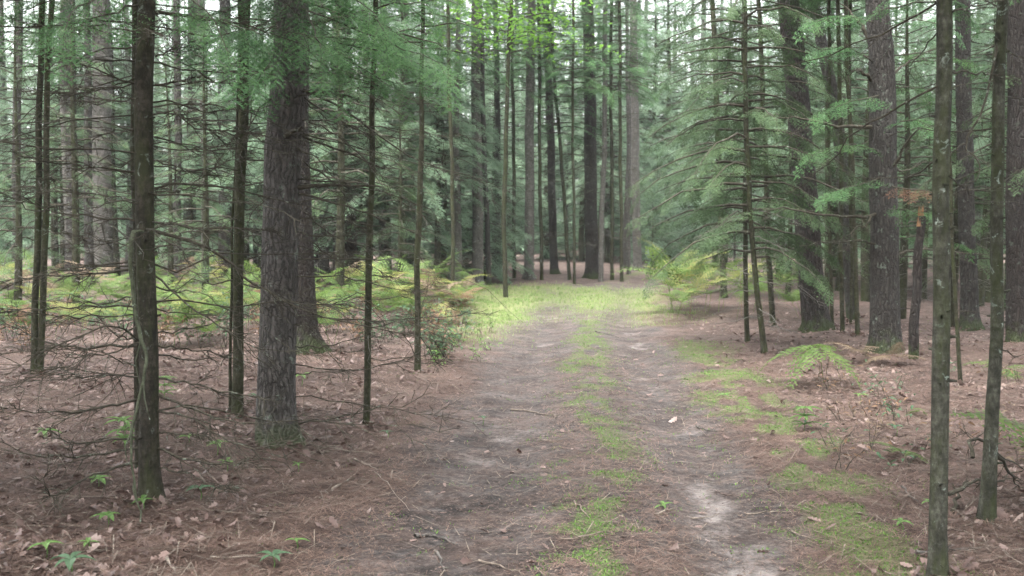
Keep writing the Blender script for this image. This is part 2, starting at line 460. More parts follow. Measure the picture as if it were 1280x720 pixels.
# ground: needle duff, worn sandy soil, moss film and thin turf, placed by the masks stored on the mesh
def ground_mat():
    m, nt = new_mat('forest_floor'); g = G(nt)
    co = g.n('ShaderNodeNewGeometry', out=0)
    at = nt.nodes.new('ShaderNodeAttribute'); at.attribute_name = 'surface'
    sep = nt.nodes.new('ShaderNodeSeparateColor'); nt.links.new(at.outputs[0], sep.inputs[0])
    path, moss, sand = sep.outputs[0], sep.outputs[1], sep.outputs[2]
    gr = at.outputs[3]
    n1 = g.noise(co, 2.3, 5, 0.65); n2 = g.noise(co, 19, 6, 0.75); n3 = g.noise(co, 75, 4, 0.75)
    nv = g.n('ShaderNodeTexVoronoi', i_Vector=co, i_Scale=38.0)
    t = g.math('ADD', g.math('MULTIPLY', n1, 0.3), g.math('ADD', g.math('MULTIPLY', n2, 0.45), g.math('MULTIPLY', n3, 0.25)))
    duff = g.ramp(t, [(0.36, (0.018, 0.012, 0.0105)), (0.5, (0.074, 0.052, 0.044)), (0.64, (0.160, 0.119, 0.103))])
    humus = g.ramp(g.noise(co, 0.9, 5, 0.7), [(0.45, (0, 0, 0)), (0.62, (1, 1, 1))])
    duff = g.mix(g.math('MULTIPLY', humus, 0.6), duff, g.ramp(t, [(0.36, (0.013, 0.010, 0.009)), (0.5, (0.042, 0.032, 0.029)), (0.64, (0.10, 0.082, 0.076))]))
    soil = g.ramp(t, [(0.36, (0.014, 0.0125, 0.012)), (0.47, (0.040, 0.0355, 0.034)), (0.57, (0.080, 0.072, 0.069)), (0.68, (0.145, 0.133, 0.128))])
    wet = g.ramp(g.noise(g.mapv(co, (1.1, 0.7, 1)), 1.0, 5, 0.7), [(0.52, (0, 0, 0)), (0.66, (1, 1, 1))])
    soil = g.mix(g.math('MULTIPLY', wet, 0.6), soil, g.ramp(t, [(0.35, (0.030, 0.025, 0.024)), (0.65, (0.105, 0.088, 0.083))]))
    dm = nt.nodes.new('ShaderNodeAttribute'); dm.attribute_name = 'damp'
    soil = g.mix(g.math('MULTIPLY', dm.outputs[2], 0.95), soil, g.ramp(t, [(0.38, (0.010, 0.009, 0.009)), (0.52, (0.026, 0.023, 0.022)), (0.66, (0.085, 0.076, 0.074))]))
    sandc = g.ramp(t, [(0.35, (0.10, 0.088, 0.082)), (0.6, (0.23, 0.205, 0.195)), (0.72, (0.34, 0.31, 0.295))])
    blot = g.ramp(g.noise(co, 3.2, 5, 0.7), [(0.40, (0, 0, 0)), (0.62, (1, 1, 1))])
    pe = g.math('MULTIPLY', path, g.math('ADD', 0.45, g.math('MULTIPLY', blot, 0.55)))
    col = g.mix(pe, duff, soil)
    se = g.ramp(g.math('ADD', sand, g.math('MULTIPLY', g.math('SUBTRACT', n2, 0.5), 0.9)), [(0.3, (0, 0, 0)), (0.75, (1, 1, 1))])
    col = g.mix(g.math('MULTIPLY', se, sand), col, sandc)
    me_ = g.ramp(g.math('ADD', moss, g.math('MULTIPLY', g.math('SUBTRACT', n2, 0.5), 1.2)), [(0.30, (0, 0, 0)), (0.62, (1, 1, 1))])
    mossc = g.ramp(n3, [(0.3, (0.045, 0.054, 0.022)), (0.7, (0.085, 0.10, 0.04))])
    col = g.mix(g.math('MULTIPLY', g.math('MULTIPLY', me_, moss), 0.7), col, mossc)
    grc = g.ramp(n2, [(0.3, (0.10, 0.12, 0.045)), (0.7, (0.19, 0.21, 0.09))])
    col = g.mix(g.math('MULTIPLY', gr, 0.75), col, grc)
    h = g.math('ADD', g.math('MULTIPLY', n2, 0.7), g.math('ADD', g.math('MULTIPLY', n3, 0.35), g.math('MULTIPLY', nv, 0.25)))
    g.out(g.pbr(col, 0.93, 0.12, g.bump(h, 0.9, 0.03)))
    return m
M['ground'] = ground_mat()

# ------------------------------------------------------------------ ground and dirt track (one height field, split at the track's edge)
def spaced(parts):
    out = [np.arange(a, b, s) for a, b, s in parts]
    return np.concatenate(out)
gxs = spaced([(-400, -60, 34), (-60, -20, 4), (-20, -7, 0.4), (-7, -4, 0.12), (-4, 4.5, 0.05), (4.5, 9, 0.12), (9, 22, 0.4), (22, 62, 4), (62, 420, 34)])
gys = spaced([(-60, -4, 6), (-4, 3.4, 0.35), (3.4, 11, 0.05), (11, 20, 0.1), (20, 36, 0.22), (36, 80, 1.5), (80, 200, 10), (200, 700, 60)])
GX, GY = np.meshgrid(gxs, gys)
GZ = gz(GX, GY)
pm, mm_, sm_, gm_, rm_ = masks(GX, GY)
GV = np.stack([GX, GY, GZ], -1).reshape(-1, 3)
nx = len(gxs); ny = len(gys)
ii, jj = np.meshgrid(np.arange(ny - 1), np.arange(nx - 1), indexing='ij')
a = (ii * nx + jj).ravel()
Q = np.stack([a, a + 1, a + nx + 1, a + nx], -1)
fm = pm.ravel()[Q].mean(1)
ATT = np.stack([pm, mm_, sm_, gm_], -1).reshape(-1, 4)
_o = GX - path_c(GY); _w = fbm(GX * 2.6, GY * 1.8, 95) * .6 + .4 * fbm(GX * 8, GY * 6, 96)
DAMP = np.clip(np.exp(-((_o + .62) / .50) ** 2 - ((GY - 5.95) / .75) ** 2) * 2.4 * sstep(.34, .54, _w) + .75 * np.clip(rm_, 0, 1) * sstep(.50, .66, _w) * (1 - sm_), 0, 1) * pm
for nm, sel in (('ground', fm < 0.5), ('dirt_track', fm >= 0.5)):
    q = Q[sel]
    used = np.unique(q)
    remap = np.zeros(len(GV), np.int64); remap[used] = np.arange(len(used))
    mb = MB(); mb.add(GV[used], quads=remap[q])
    o = mb.build(nm, M['ground'])
    ca = o.data.color_attributes.new('surface', 'FLOAT_COLOR', 'POINT')
    ca.data.foreach_set('color', ATT[used].astype(np.float32).ravel())
    da = o.data.attributes.new('damp', 'FLOAT', 'POINT')
    da.data.foreach_set('value', DAMP.ravel()[used].astype(np.float32))
    tag(o, {'ground': 'brown forest floor of pine needles and leaf litter under the trees',
            'dirt_track': 'worn two-rut dirt track with pale sandy patches leading into the wood'}[nm],
        {'ground': 'ground', 'dirt_track': 'track'}[nm], kind='structure')

# ------------------------------------------------------------------ foliage templates
def spray_template(rng, ntw, nn, lenN, widN):
    T = []
    def needle(p, d, l, w):
        d = nrm(d); s = nrm(np.cross(d, [0.1 * rng.normal(), 0.1 * rng.normal(), 1.0]))
        T.append([p - s * w / 2, p + s * w / 2, p + d * l])
    def zed(x, y): return -0.16 * x * x - 0.25 * y * y
    for i in range(ntw):
        t = 0.04 + 0.94 * (i + rng.uniform(-.2, .2)) / ntw
        sd = 1 if i % 2 else -1
        l = (0.50 * (1 - t) ** 0.85 + 0.07) * rng.uniform(0.75, 1.15)
        an = RAD(rng.uniform(42, 62))
        td = np.array([math.cos(an), sd * math.sin(an), rng.normal(0, .12)])
        p0 = np.array([t, 0, zed(t, 0)])
        for k in range(nn):
            u = (k + rng.uniform(0, 1)) / nn
            p = p0 + td * l * u; p[2] += -0.3 * l * u * u
            for s2 in (-1, 1):
                aa = an * sd + s2 * RAD(rng.uniform(35, 60))
                d = np.array([math.cos(aa), math.sin(aa), rng.normal(0.05, .3)])
                needle(p, d, lenN * rng.uniform(.7, 1.2), widN)
        needle(p0 + td * l * 0.9 + np.array([0, 0, -0.25 * l]), td, lenN * 1.1, widN)
    for k in range(nn + 2):
        p = np.array([k / (nn + 2), 0, 0]); p[2] = zed(p[0], 0)
        for s2 in (-1, 1):
            needle(p, np.array([1, s2 * 1.0, rng.normal(0, .3)]), lenN, widN)
    T = np.array(T)
    nneed = len(T)
    W = []                                          # thin woody axis and twigs
    for i in range(6):
        x0, x1 = i / 6, (i + 1) / 6; w = 0.012 * (1 - x0)
        p0 = np.array([x0, 0, zed(x0, 0) - .004]); p1 = np.array([x1, 0, zed(x1, 0) - .004])
        W.append([p0 + [0, w, 0], p0 - [0, w, 0], p1])
    A = np.concatenate([T, np.array(W)])
    return A, np.concatenate([np.zeros(nneed, np.int32), np.ones(len(W), np.int32)])

_rt = np.random.default_rng(3)
SPRAY = {'near': [spray_template(_rt, 13, 11, 0.060, 0.017) for _ in range(4)],
         'mid': [spray_template(_rt, 13, 5, 0.085, 0.030) for _ in range(4)],
         'far': [spray_template(_rt, 9, 3, 0.15, 0.055) for _ in range(4)]}

def put(mb, tmpl, o, d, up, s, mats=(0, 1)):
    """place many copies of a triangle template: o origin, d axis, up, s size (arrays)"""
    T, mi = tmpl
    o = np.asarray(o, float).reshape(-1, 3); d = nrm(np.asarray(d, float).reshape(-1, 3)); up = np.asarray(up, float).reshape(-1, 3)
    y = nrm(np.cross(up, d)); z = np.cross(d, y)
    Fm = np.stack([d, y, z], 1)                      # rows are axes
    k = len(o)
    V = np.einsum('mvc,kcj->kmvj', T, Fm) * np.asarray(s, float).reshape(-1, 1, 1, 1) + o[:, None, None, :]
    m = np.array(mats, np.int32)[mi]
    mb.tris(V.reshape(-1, 3, 3), mat=np.tile(m, k))

def live_branch(mb, rng, P, r0, lod, sp, size, flat=0.25, wood=1, leaf=0, t0=0.25, hang=0.25):
    """a branch along polyline P carrying flat sprays on both sides; sp sprays per metre"""
    P = np.asarray(P, float)
    n = len(P)
    L = np.linalg.norm(np.diff(P, axis=0), axis=1).sum()
    tube(mb, P, np.linspace(r0, r0 * 0.25, n), 4 if lod != 'near' else 5, wood)
    k = max(3, int(sp * L * (1 - t0)))
    ts = np.linspace(t0, 0.99, k)
    T = np.gradient(P, axis=0)
    for h in range(4):
        idx = np.arange(k)[np.arange(k) % 4 == h]
        if not len(idx): continue
        t = ts[idx] * (n - 1)
        i0 = np.minimum(t.astype(int), n - 2); fr = (t - i0)[:, None]
        o = P[i0] * (1 - fr) + P[i0 + 1] * fr
        tg = nrm(T[i0])
        side = np.where(rng.random(len(idx)) < .5, 1, -1)[:, None]
        lat = nrm(np.cross(tg, [0, 0, 1.0])) * side
        mixv = rng.uniform(0.35, 1.15, (len(idx), 1)) * (1.15 - ts[idx][:, None] * 0.8)
        d = tg + lat * mixv + rng.normal(0, .12, (len(idx), 3)); d[:, 2] -= hang * rng.uniform(.4, 1.4, len(idx))
        up = np.array([0, 0, 1.0]) + rng.normal(0, flat, (len(idx), 3))
        s = size * rng.uniform(.7, 1.25, len(idx)) * (1.1 - 0.35 * ts[idx])
        put(mb, SPRAY[lod][h], o, d, up, s, (leaf, wood))
    put(mb, SPRAY[lod][0], P[-1], T[-1] + [0, 0, -.1 * L], [0.0, 0, 1], size * .9, (leaf, wood))

def arc(rng, p0, az, L, elev, droop, n=6, wig=0.05):
    t = np.linspace(0, 1, n)
    ax = np.array([math.cos(az), math.sin(az), 0])
    P = p0 + np.outer(t * L * math.cos(elev), ax)
    P[:, 2] += t * L * math.sin(elev) - droop * L * t * t
    P[1:] += rng.normal(0, wig * L / n * 1.5, (n - 1, 3))
    return P

def crown(rng, z0, z1, rmax, nbr, lod, sp, size, droop=0.25, prof='cone', elev=0.1, t0=0.25, axis=None, top=True, hang=.25):
    mb = MB()
    for i in range(nbr):
        u = (i + rng.uniform(0, 1)) / nbr
        z = z0 + (z1 - z0) * u
        if prof == 'cone': r = rmax * (1 - u) ** 0.8 + 0.12
        elif prof == 'low': r = rmax * (1 - u * u) * rng.uniform(.6, 1.1) + 0.1
        else: r = rmax * (0.5 + 1.6 * u * (1 - u)) * rng.uniform(.55, 1.1)
        az = i * 2.4 + rng.uniform(-.5, .5)
        p0 = np.array([0, 0, z]) if axis is None else axis(z)
        P = arc(rng, p0, az, max(r, .15), elev + 0.5 * u * u, droop * rng.uniform(.6, 1.3))
        live_branch(mb, rng, P, 0.006 + 0.010 * r, lod, sp, size * (0.75 + 0.25 * (1 - u)), t0=t0, hang=hang)
    if top:
        p0 = np.array([0, 0, z1]) if axis is None else axis(z1)
        for a_ in range(4):
            put(mb, SPRAY[lod][a_], p0 - [0, 0, .3], [math.cos(a_ * 1.6) * .3, math.sin(a_ * 1.6) * .3, 1], [math.sin(a_), 1, 0.1], size * 1.1)
    return mb

def dead_limb(mb, rng, P, r0, sides=4, twigs=6, mat=0, tl=0.3, fine=True, rt=None):
    P = np.asarray(P, float); n = len(P)
    L = np.linalg.norm(np.diff(P, axis=0), axis=1).sum()
    tube(mb, P, np.linspace(r0, max(r0 * 0.18, 0.0012), n), sides, mat)
    T = np.gradient(P, axis=0)
    for k in range(twigs):
        t = rng.uniform(.15, .98) * (n - 1); i = min(int(t), n - 2)
        o = P[i] + (P[i + 1] - P[i]) * (t - i)
        tg = nrm(T[i]); lat = nrm(np.cross(tg, [0, 0, 1.0])) * rng.choice([-1, 1])
        d = nrm(tg * rng.uniform(.5, 1.1) + lat * rng.uniform(.4, 1.0) + np.array([0, 0, rng.normal(-.05, .35)]))
        l = tl * L * rng.uniform(.4, 1.1) * (1.15 - .6 * t / (n - 1))
        m = 4
        tt = np.linspace(0, 1, m)[:, None]
        Q_ = o + d * l * tt + np.array([0, 0, -.12 * l]) * tt ** 2 + np.vstack([np.zeros(3), rng.normal(0, .045 * l, (m - 1, 3))])
        rr = (r0 * 0.30 if rt is None else rt) * rng.uniform(.7, 1.2)
        tube(mb, Q_, np.linspace(rr, max(rr * .35, .0009), m), 3, mat)
        if fine:
            for _ in range(rng.integers(1, 4)):
                j = rng.integers(1, m - 1); o2 = Q_[j]
                d2 = nrm(d + rng.normal(0, .55, 3)); l2 = l * rng.uniform(.2, .5)
                Q2 = np.array([o2, o2 + d2 * l2 * .5 + rng.normal(0, .03 * l2, 3), o2 + d2 * l2])
                tube(mb, Q2, [rr * .75, rr * .6, max(rr * .4, .0010)], 3, mat)

# ------------------------------------------------------------------ trunks
BASES = []
def trunk_mesh(base, P, rad, sides, mat, rough, seed, flare=0.35, root=True):
    """P world axis from base to top; returns MB in coordinates local to base"""
    mb = MB()
    P = np.asarray(P, float) - base
    z = P[:, 2]
    rad = np.asarray(rad) * (1 + flare * np.exp(-np.clip(z, 0, None) / 0.16) )
    tube(mb, P, rad, sides, 0, rough, seed)
    V = mb.v[0]                                      # root lobes spread the foot
    nr = len(P); c = np.repeat(P[:, :2], sides, 0); a = np.arctan2(V[:, 1] - c[:, 1], V[:, 0] - c[:, 0])
    k = 1 + flare * 1.3 * np.exp(-np.clip(V[:, 2], 0, None) / .10) * np.clip(np.sin(a * 3 + seed) + .6 * np.sin(a * 5 + 2 * seed), -.25, 1.2)
    V[:, :2] = c + (V[:, :2] - c) * k[:, None]
    BASES.append((base[0], base[1], float(rad[2])))
    return mb

def trunk_axis(spec, H, d, n=44, seed=0, tip=0.02, wob=0.012):
    """spec: [(px, py, width px)] from the ground upwards, at distance d; goes on above the frame to height H"""
    pts = [at_d(x, y, d) for x, y, w in spec]
    rs = [w / 2 / F * d for x, y, w in spec]
    base = pts[0].copy()
    P = np.array(pts); Rr = np.array(rs)
    zz = P[:, 2]
    hz = np.concatenate([[base[2] - 0.2], base[2] + np.array([0, .05, .12, .22, .4]), np.linspace(base[2] + .65, base[2] + H, n)])
    X = np.interp(hz, zz, P[:, 0]); Rv = np.interp(hz, zz, Rr)
    top = hz > zz[-1]
    k0 = max(0, len(P) - 3)
    sl = (P[-1, 0] - P[k0, 0]) / max(zz[-1] - zz[k0], .3)
    X[top] = P[-1, 0] + sl * (hz[top] - zz[-1]) * 0.7
    f = (hz[top] - zz[-1]) / max(base[2] + H - zz[-1], .1)
    Rv[top] = Rr[-1] * (1 - f) + tip * f
    ph = seed * 1.7
    kk = np.clip((hz - base[2] - .2) / 1.0, 0, 1)
    X = X + kk * (wob * np.sin(hz * 1.1 + ph) + .007 * np.sin(hz * 3.1 + ph * 3) + .004 * np.sin(hz * 6.3 + ph * 5))
    Y = base[1] + wob * 2 * np.sin(hz * 0.8 + ph * 2)
    Y = Y - (Y[1] - base[1])
    return base, np.stack([X, Y, hz], -1), Rv

def add_branch_child(mb, root, base, mat, name='branch'):
    for v in mb.v:
        v -= base
    return mb.build(name, mat, root)

def px_line(pts, d0, d1, n=14, rng=RNG, wig=0.006):
    m = len(pts)
    W = [at_d(x, y, d0 + (d1 - d0) * i / (m - 1)) for i, (x, y) in enumerate(pts)]
    P = spline(W, n)
    P[1:] += rng.normal(0, wig, (n - 1, 3))
    return P

def axis_fn(P, base):
    return lambda z: np.array([np.interp(z, P[:, 2] - base[2], P[:, 0] - base[0]), np.interp(z, P[:, 2] - base[2], P[:, 1] - base[1]), z])

# shared high crowns of the tall pines
CROWNS = []
for k in range(3):
    rg = np.random.default_rng(50 + k)
    CROWNS.append(crown(rg, 0, 8.0, 2.3, 30, 'far', 4.0, 0.75, droop=.12, prof='round', elev=.25, t0=.35, top=True).mesh('crown', [M['pine_needle'], M['dead']], False))
FIRTOPS = []
for k in range(3):
    rg = np.random.default_rng(80 + k)
    FIRTOPS.append(crown(rg, 0, 4.5, 1.25, 60, 'mid', 8, 0.40, droop=.3, prof='cone', t0=.15).mesh('crown', [M['needle_near'], M['dead']], False))

def single_tree(name, label, spec, H, bark, by=None, sides=20, rough=0.06, seed=1, branches=0, bl=(0.5, 1.2), bz=(0.4, 3.2), br=0.006,
                crown_kind='pine', crown_z=9.0, crown_s=1.0, cat='tree', group=None, flare=.35, twigs=7, stubs=0, d=None):
    g0 = at_g(spec[0][0], by if by is not None else spec[0][1])
    d = g0[1] if d is None else d
    base, P, Rv = trunk_axis(spec, H, d, seed=seed)
    base[2] = float(gz(base[0], base[1]))
    root = empty(name, base, label, cat, group)
    rg = np.random.default_rng(seed + 900)
    mb = trunk_mesh(base, P, Rv, sides, bark, rough, seed, flare)
    ax = axis_fn(P, base)
    for k in range(stubs):                           # broken branch stubs belong to the trunk
        z = rg.uniform(*bz); a_ = rg.uniform(0, 6.28); p = ax(z); r = float(np.interp(z, P[:, 2] - base[2], Rv))
        dr = np.array([math.cos(a_), math.sin(a_), rg.uniform(-.1, .35)])
        l = r + rg.uniform(.008, .035)
        tube(mb, [p + dr * r * .6, p + dr * l], [.010, .005], 5, 0)
    mb.build('trunk', [bark], root)
    for k in range(branches):
        z = bz[0] + (bz[1] - bz[0]) * (k + rg.uniform(0, 1)) / branches
        a_ = k * 2.4 + rg.uniform(-.6, .6)
        L = rg.uniform(*bl)
        b = MB()
        Pb = arc(rg, ax(z), a_, L, rg.uniform(-.12, .22), rg.uniform(.05, .4), 7, .10)
        dead_limb(b, rg, Pb, br * rg.uniform(.7, 1.3), 5, twigs, 0, .3)
        b.build('branch', [M['dead']], root)
    if crown_kind == 'pine':
        c = link('crown', CROWNS[seed % 3], root, ax(crown_z)); c.rotation_euler = (0, 0, seed * 1.3); c.scale = (crown_s,) * 3
    elif crown_kind == 'fir':
        c = link('crown', FIRTOPS[seed % 3], root, ax(crown_z)); c.rotation_euler = (0, 0, seed * 1.3); c.scale = (crown_s,) * 3
    return root, base, P, Rv, ax

# ---- foreground: the dark twin fir on the left with its cage of dead branches
T1, b1, P1, R1, ax1 = single_tree('fir_tree', 'dark fir trunk in the left foreground ringed by long bare mossy branches',
    [(187, 624, 25), (186, 540, 24), (184, 400, 23), (184, 250, 22), (184, 100, 22), (184, 0, 21)], 9.0, M['fir'], seed=1, crown_kind='fir', crown_z=3.35, crown_s=1.35, rough=.09, flare=.22, stubs=14, bz=(.2, 2.9))
D1 = b1[1]
T1_BR = [  # photo pixels, width px, end distance offset
 ([(168,104),(140,95),(100,77),(60,64),(0,62)],2.6,-.3), ([(168,130),(110,121),(60,113),(0,110)],2.2,.4), ([(168,215),(110,208),(60,203),(20,192),(-10,187)],3.2,-.4),
 ([(168,250),(120,243),(60,240),(20,243)],2.2,.5), ([(172,277),(110,270),(60,262),(0,240)],3.0,-.2), ([(168,308),(110,298),(70,282)],2.0,.5),
 ([(172,336),(120,342),(60,347),(-10,352)],3.2,-.6), ([(172,383),(110,382),(50,386),(-10,384)],3.0,.2), ([(174,393),(100,396),(55,393),(-5,387)],2.0,-.6),
 ([(176,428),(152,411),(125,410),(90,425),(50,438),(-10,444)],2.8,-.9), ([(172,432),(110,434),(60,428),(30,415),(-10,396)],3.6,.1), ([(170,500),(130,508),(85,516),(40,515),(-10,507)],3.2,-.8),
 ([(172,545),(120,552),(85,552),(58,535)],3.0,-.4), ([(172,560),(120,568),(80,571),(40,568),(-5,548)],3.4,-.7), ([(172,578),(120,592),(80,614),(62,618),(56,592)],3.6,-.6),
 ([(170,160),(120,172),(80,200),(60,230)],2.0,.5), ([(170,40),(120,32),(60,34),(0,20)],2.4,.2),([(172,465),(120,470),(60,460)],1.8,.7),
 ([(194,16),(240,22),(295,29),(330,35)],4.2,-.2), ([(195,70),(225,60),(262,52)],2.4,.5), ([(194,106),(230,100),(257,95)],3.4,-.1), ([(195,140),(240,150),(285,185)],2.0,.6),
 ([(194,278),(250,284),(320,287),(345,290)],3.2,.2), ([(194,289),(240,302),(280,323),(310,350),(345,368),(395,394),(470,410),(565,430)],4.6,.3), ([(194,345),(230,375),(280,412),(330,436),(390,440)],3.0,-.3),
 ([(196,432),(260,440),(320,455)],2.6,.6), ([(196,473),(250,482),(310,494),(340,500)],3.0,-.3), ([(197,493),(240,512),(290,527),(345,530)],4.0,-.4), ([(197,514),(240,524),(280,549),(320,560),(370,555)],3.2,-.7),
 ([(197,540),(235,543),(262,540)],2.6,-.3), ([(197,560),(240,576),(290,580),(330,568)],3.6,-.6), ([(198,585),(250,598),(285,617)],2.2,-.4), ([(196,200),(240,215),(280,205),(320,190)],2.2,.6), ([(195,240),(230,236),(270,205),(300,150)],2.0,.4),
]
for pts, w, dd in T1_BR:
    mb = MB(); P = px_line(pts, D1, D1 + dd, 16, RNG, .005)
    dead_limb(mb, RNG, P, w / 2 / F * D1 * 1.05, 5, 20, 0, .32, rt=.0031)
    add_branch_child(mb, T1, b1, [M['dead']])
for pts, dd in [([(180,4),(150,12),(110,24),(68,32)],-.5), ([(196,14),(240,20),(290,30),(330,44)],-.6), ([(182,-20),(130,-5),(95,12),(80,40)],-.9), ([(186,-30),(230,-8),(262,18),(285,60)],-.8), ([(178,-15),(120,-8),(60,2),(20,20)],.3)]:
    mb = MB(); live_branch(mb, RNG, px_line(pts, D1, D1 + dd, 9), .007, 'near', 13, .34, t0=.3, hang=.25, flat=.12)
    add_branch_child(mb, T1, b1, [M['needle_near'], M['dead']], 'live_branch')

single_tree('fir_tree', 'thinner second fir trunk standing close behind the dark left foreground fir',
    [(174, 592, 11), (173, 400, 11), (171, 200, 10.5), (170, 0, 10)], 8.0, M['fir'], seed=2, crown_kind='fir', crown_z=3.6, rough=.05, flare=.1, branches=18, bl=(.7, 1.8), bz=(1.3, 3.4), twigs=10)
for k in range(12):
    z = .5 + 2.5 * k / 12; b = MB(); L = RNG.uniform(.6, 1.9)
    dead_limb(b, RNG, arc(RNG, ax1(z), k * 2.4 + RNG.uniform(-.5, .5), L, RNG.uniform(-.1, .15), RNG.uniform(.0, .3), 8, .10), .0055, 4, 18, 0, .34, rt=.0029)
    b.build('branch', [M['dead']], T1)
# lichen-crusted dead branch hanging down the twin fir's front
mb = MB(); dl = D1 - .16
P = px_line([(180,290),(169,289),(164,300),(163,330),(166,370),(173,418),(183,448),(178,480),(170,512),(165,545),(164,575),(170,612),(176,650),(178,695),(188,722)], dl, dl - .35, 44, RNG, .004)
rv = np.interp(np.linspace(0, 1, 44), [0, .1, .3, .5, 1], [.006, .014, .012, .008, .005])
tube(mb, P, rv, 7, 0, .25, 4)
for i in (9, 16, 21, 27, 33, 38, 41):
    d_ = np.array([RNG.normal(0, .6), RNG.normal(-.2, .4), -1.0]); l = RNG.uniform(.08, .32)
    tube(mb, [P[i], P[i] + nrm(d_) * l * .5, P[i] + nrm(d_ + [0.2, 0, -.6]) * l], [.006, .004, .002], 4, 0)
z0 = float(gz(P[-1][0], P[-1][1]))
ob = mb.build('hanging_branch', M['lichenwood'])
tag(ob, 'pale lichen-crusted dead branch hanging down against the left foreground fir', 'branch')

# ---- other left foreground trees
single_tree('fir_sapling', 'left trunk of the slim dark pair at the far left', [(43, 468, 8.5), (46, 300, 8), (48, 100, 7.5), (50, 0, 7)], 7, M['pole'], seed=3, sides=10, crown_kind='fir', crown_z=4.2, crown_s=.8, branches=30, bl=(.7, 2.0), bz=(1.2, 4.8), flare=.15)
single_tree('fir_sapling', 'right-hand trunk of the slim pair at far left, leaning right', [(50, 467, 8), (54, 350, 8), (60, 150, 7), (68, 0, 6.5)], 7, M['pole'], seed=4, sides=10, crown_kind='fir', crown_z=4.4, crown_s=.8, branches=26, bl=(.7, 1.9), bz=(1.2, 4.8), flare=.15)
single_tree('fir_tree', 'slim straight dark fir between the left foreground fir and the big pine', [(297, 522, 14), (298, 400, 13), (301, 250, 13), (307, 0, 12)], 8, M['pole'], seed=5, sides=14, crown_kind='fir', crown_z=3.7, branches=36, bl=(.7, 1.9), bz=(1.0, 3.9), flare=.15, twigs=10)
single_tree('fir_sapling', 'wispy thin stem beside the slim dark fir left of the big pine', [(288, 517, 4.5), (288, 440, 4), (292, 330, 3.5), (296, 200, 3)], 4, M['pole'], seed=6, sides=7, crown_kind=None, branches=9, bl=(.3, .7), bz=(.3, 2.2), flare=.1, br=.003)
T4, b4, P4, R4, ax4 = single_tree('pine_tree', 'big grey pine with furrowed bark and a mossy foot, left of the track',
    [(346, 555, 51), (345, 520, 48), (346, 440, 46), (347, 300, 45), (351, 200, 45), (359, 90, 44), (362, 0, 42)], 17, M['pine_grey'], sides=64, rough=.05, seed=7, crown_z=9, crown_s=1.0, flare=.16, stubs=5, bz=(.8, 3))
D4 = b4[1]
for pts, w, dd in [([(352,175),(365,166),(377,160)],10,-.35), ([(372,234),(400,233),(440,232),(481,233)],7,-.2), ([(345,290),(335,287),(318,289)],5,-.2), ([(385,30),(420,22),(463,12)],9,.2),
  ([(378,113),(410,117),(450,122)],4.5,-.3), ([(375,112),(430,138),(480,175),(540,208),(620,232)],3.6,-.5), ([(378,170),(430,190),(470,207),(500,212)],3.6,.3), ([(372,242),(430,256),(480,275),(535,299)],3.6,-.5),
  ([(380,150),(420,168),(460,205),(490,250)],2.4,-.7), ([(378,120),(430,155),(470,168),(530,175)],2.6,.5), ([(345,120),(320,140),(300,190),(305,230)],2.6,-.6), ([(345,240),(320,260),(300,300)],2.2,-.5), ([(378,200),(420,230),(440,270),(435,300)],2.4,.4),
  ([(340,90),(322,110),(310,160),(325,175)],3.0,-.6),([(375,75),(430,100),(480,130),(520,150)],2.4,.4),([(380,265),(410,290),(460,310),(500,320)],2.2,.6),
  ([(385,300),(430,330),(480,345)],2.0,.4),([(372,530),(430,520),(480,508),(520,512)],2.6,-.8)]:
    mb = MB(); P = px_line(pts, D4, D4 + dd, 12, RNG, .006); L = np.linalg.norm(P[-1] - P[0])
    dead_limb(mb, RNG, P, w / 2 / F * D4, 6, 11 if L > .4 else 1, 0, .28, rt=.0032)
    add_branch_child(mb, T4, b4, [M['dead']])
for pts, dd in [([(364,20),(400,46),(450,60),(500,70),(540,86)],-1.3), ([(362,5),(335,25),(300,42),(262,52)],-1.4), ([(362,30),(345,60),(335,80),(330,95)],-1.0), ([(370,0),(420,14),(480,36),(530,60)],-.6), ([(360,-30),(330,-10),(300,5),(250,25)],-1.6), ([(372,-30),(420,-15),(460,10),(480,40)],-1.2), ([(365,-25),(380,10),(395,40),(400,62)],-1.6), ([(368,35),(410,62),(450,84),(490,104)],-.9), ([(368,8),(430,30),(490,54),(548,78)],-1.5), ([(366,45),(400,75),(425,98)],-1.1), ([(364,15),(330,45),(312,66)],-.7)]:
    mb = MB(); live_branch(mb, RNG, px_line(pts, D4, D4 + dd, 9), .008, 'near', 12, .38, t0=.2, hang=.18, flat=.12)
    add_branch_child(mb, T4, b4, [M['needle_near'], M['dead']], 'live_branch')

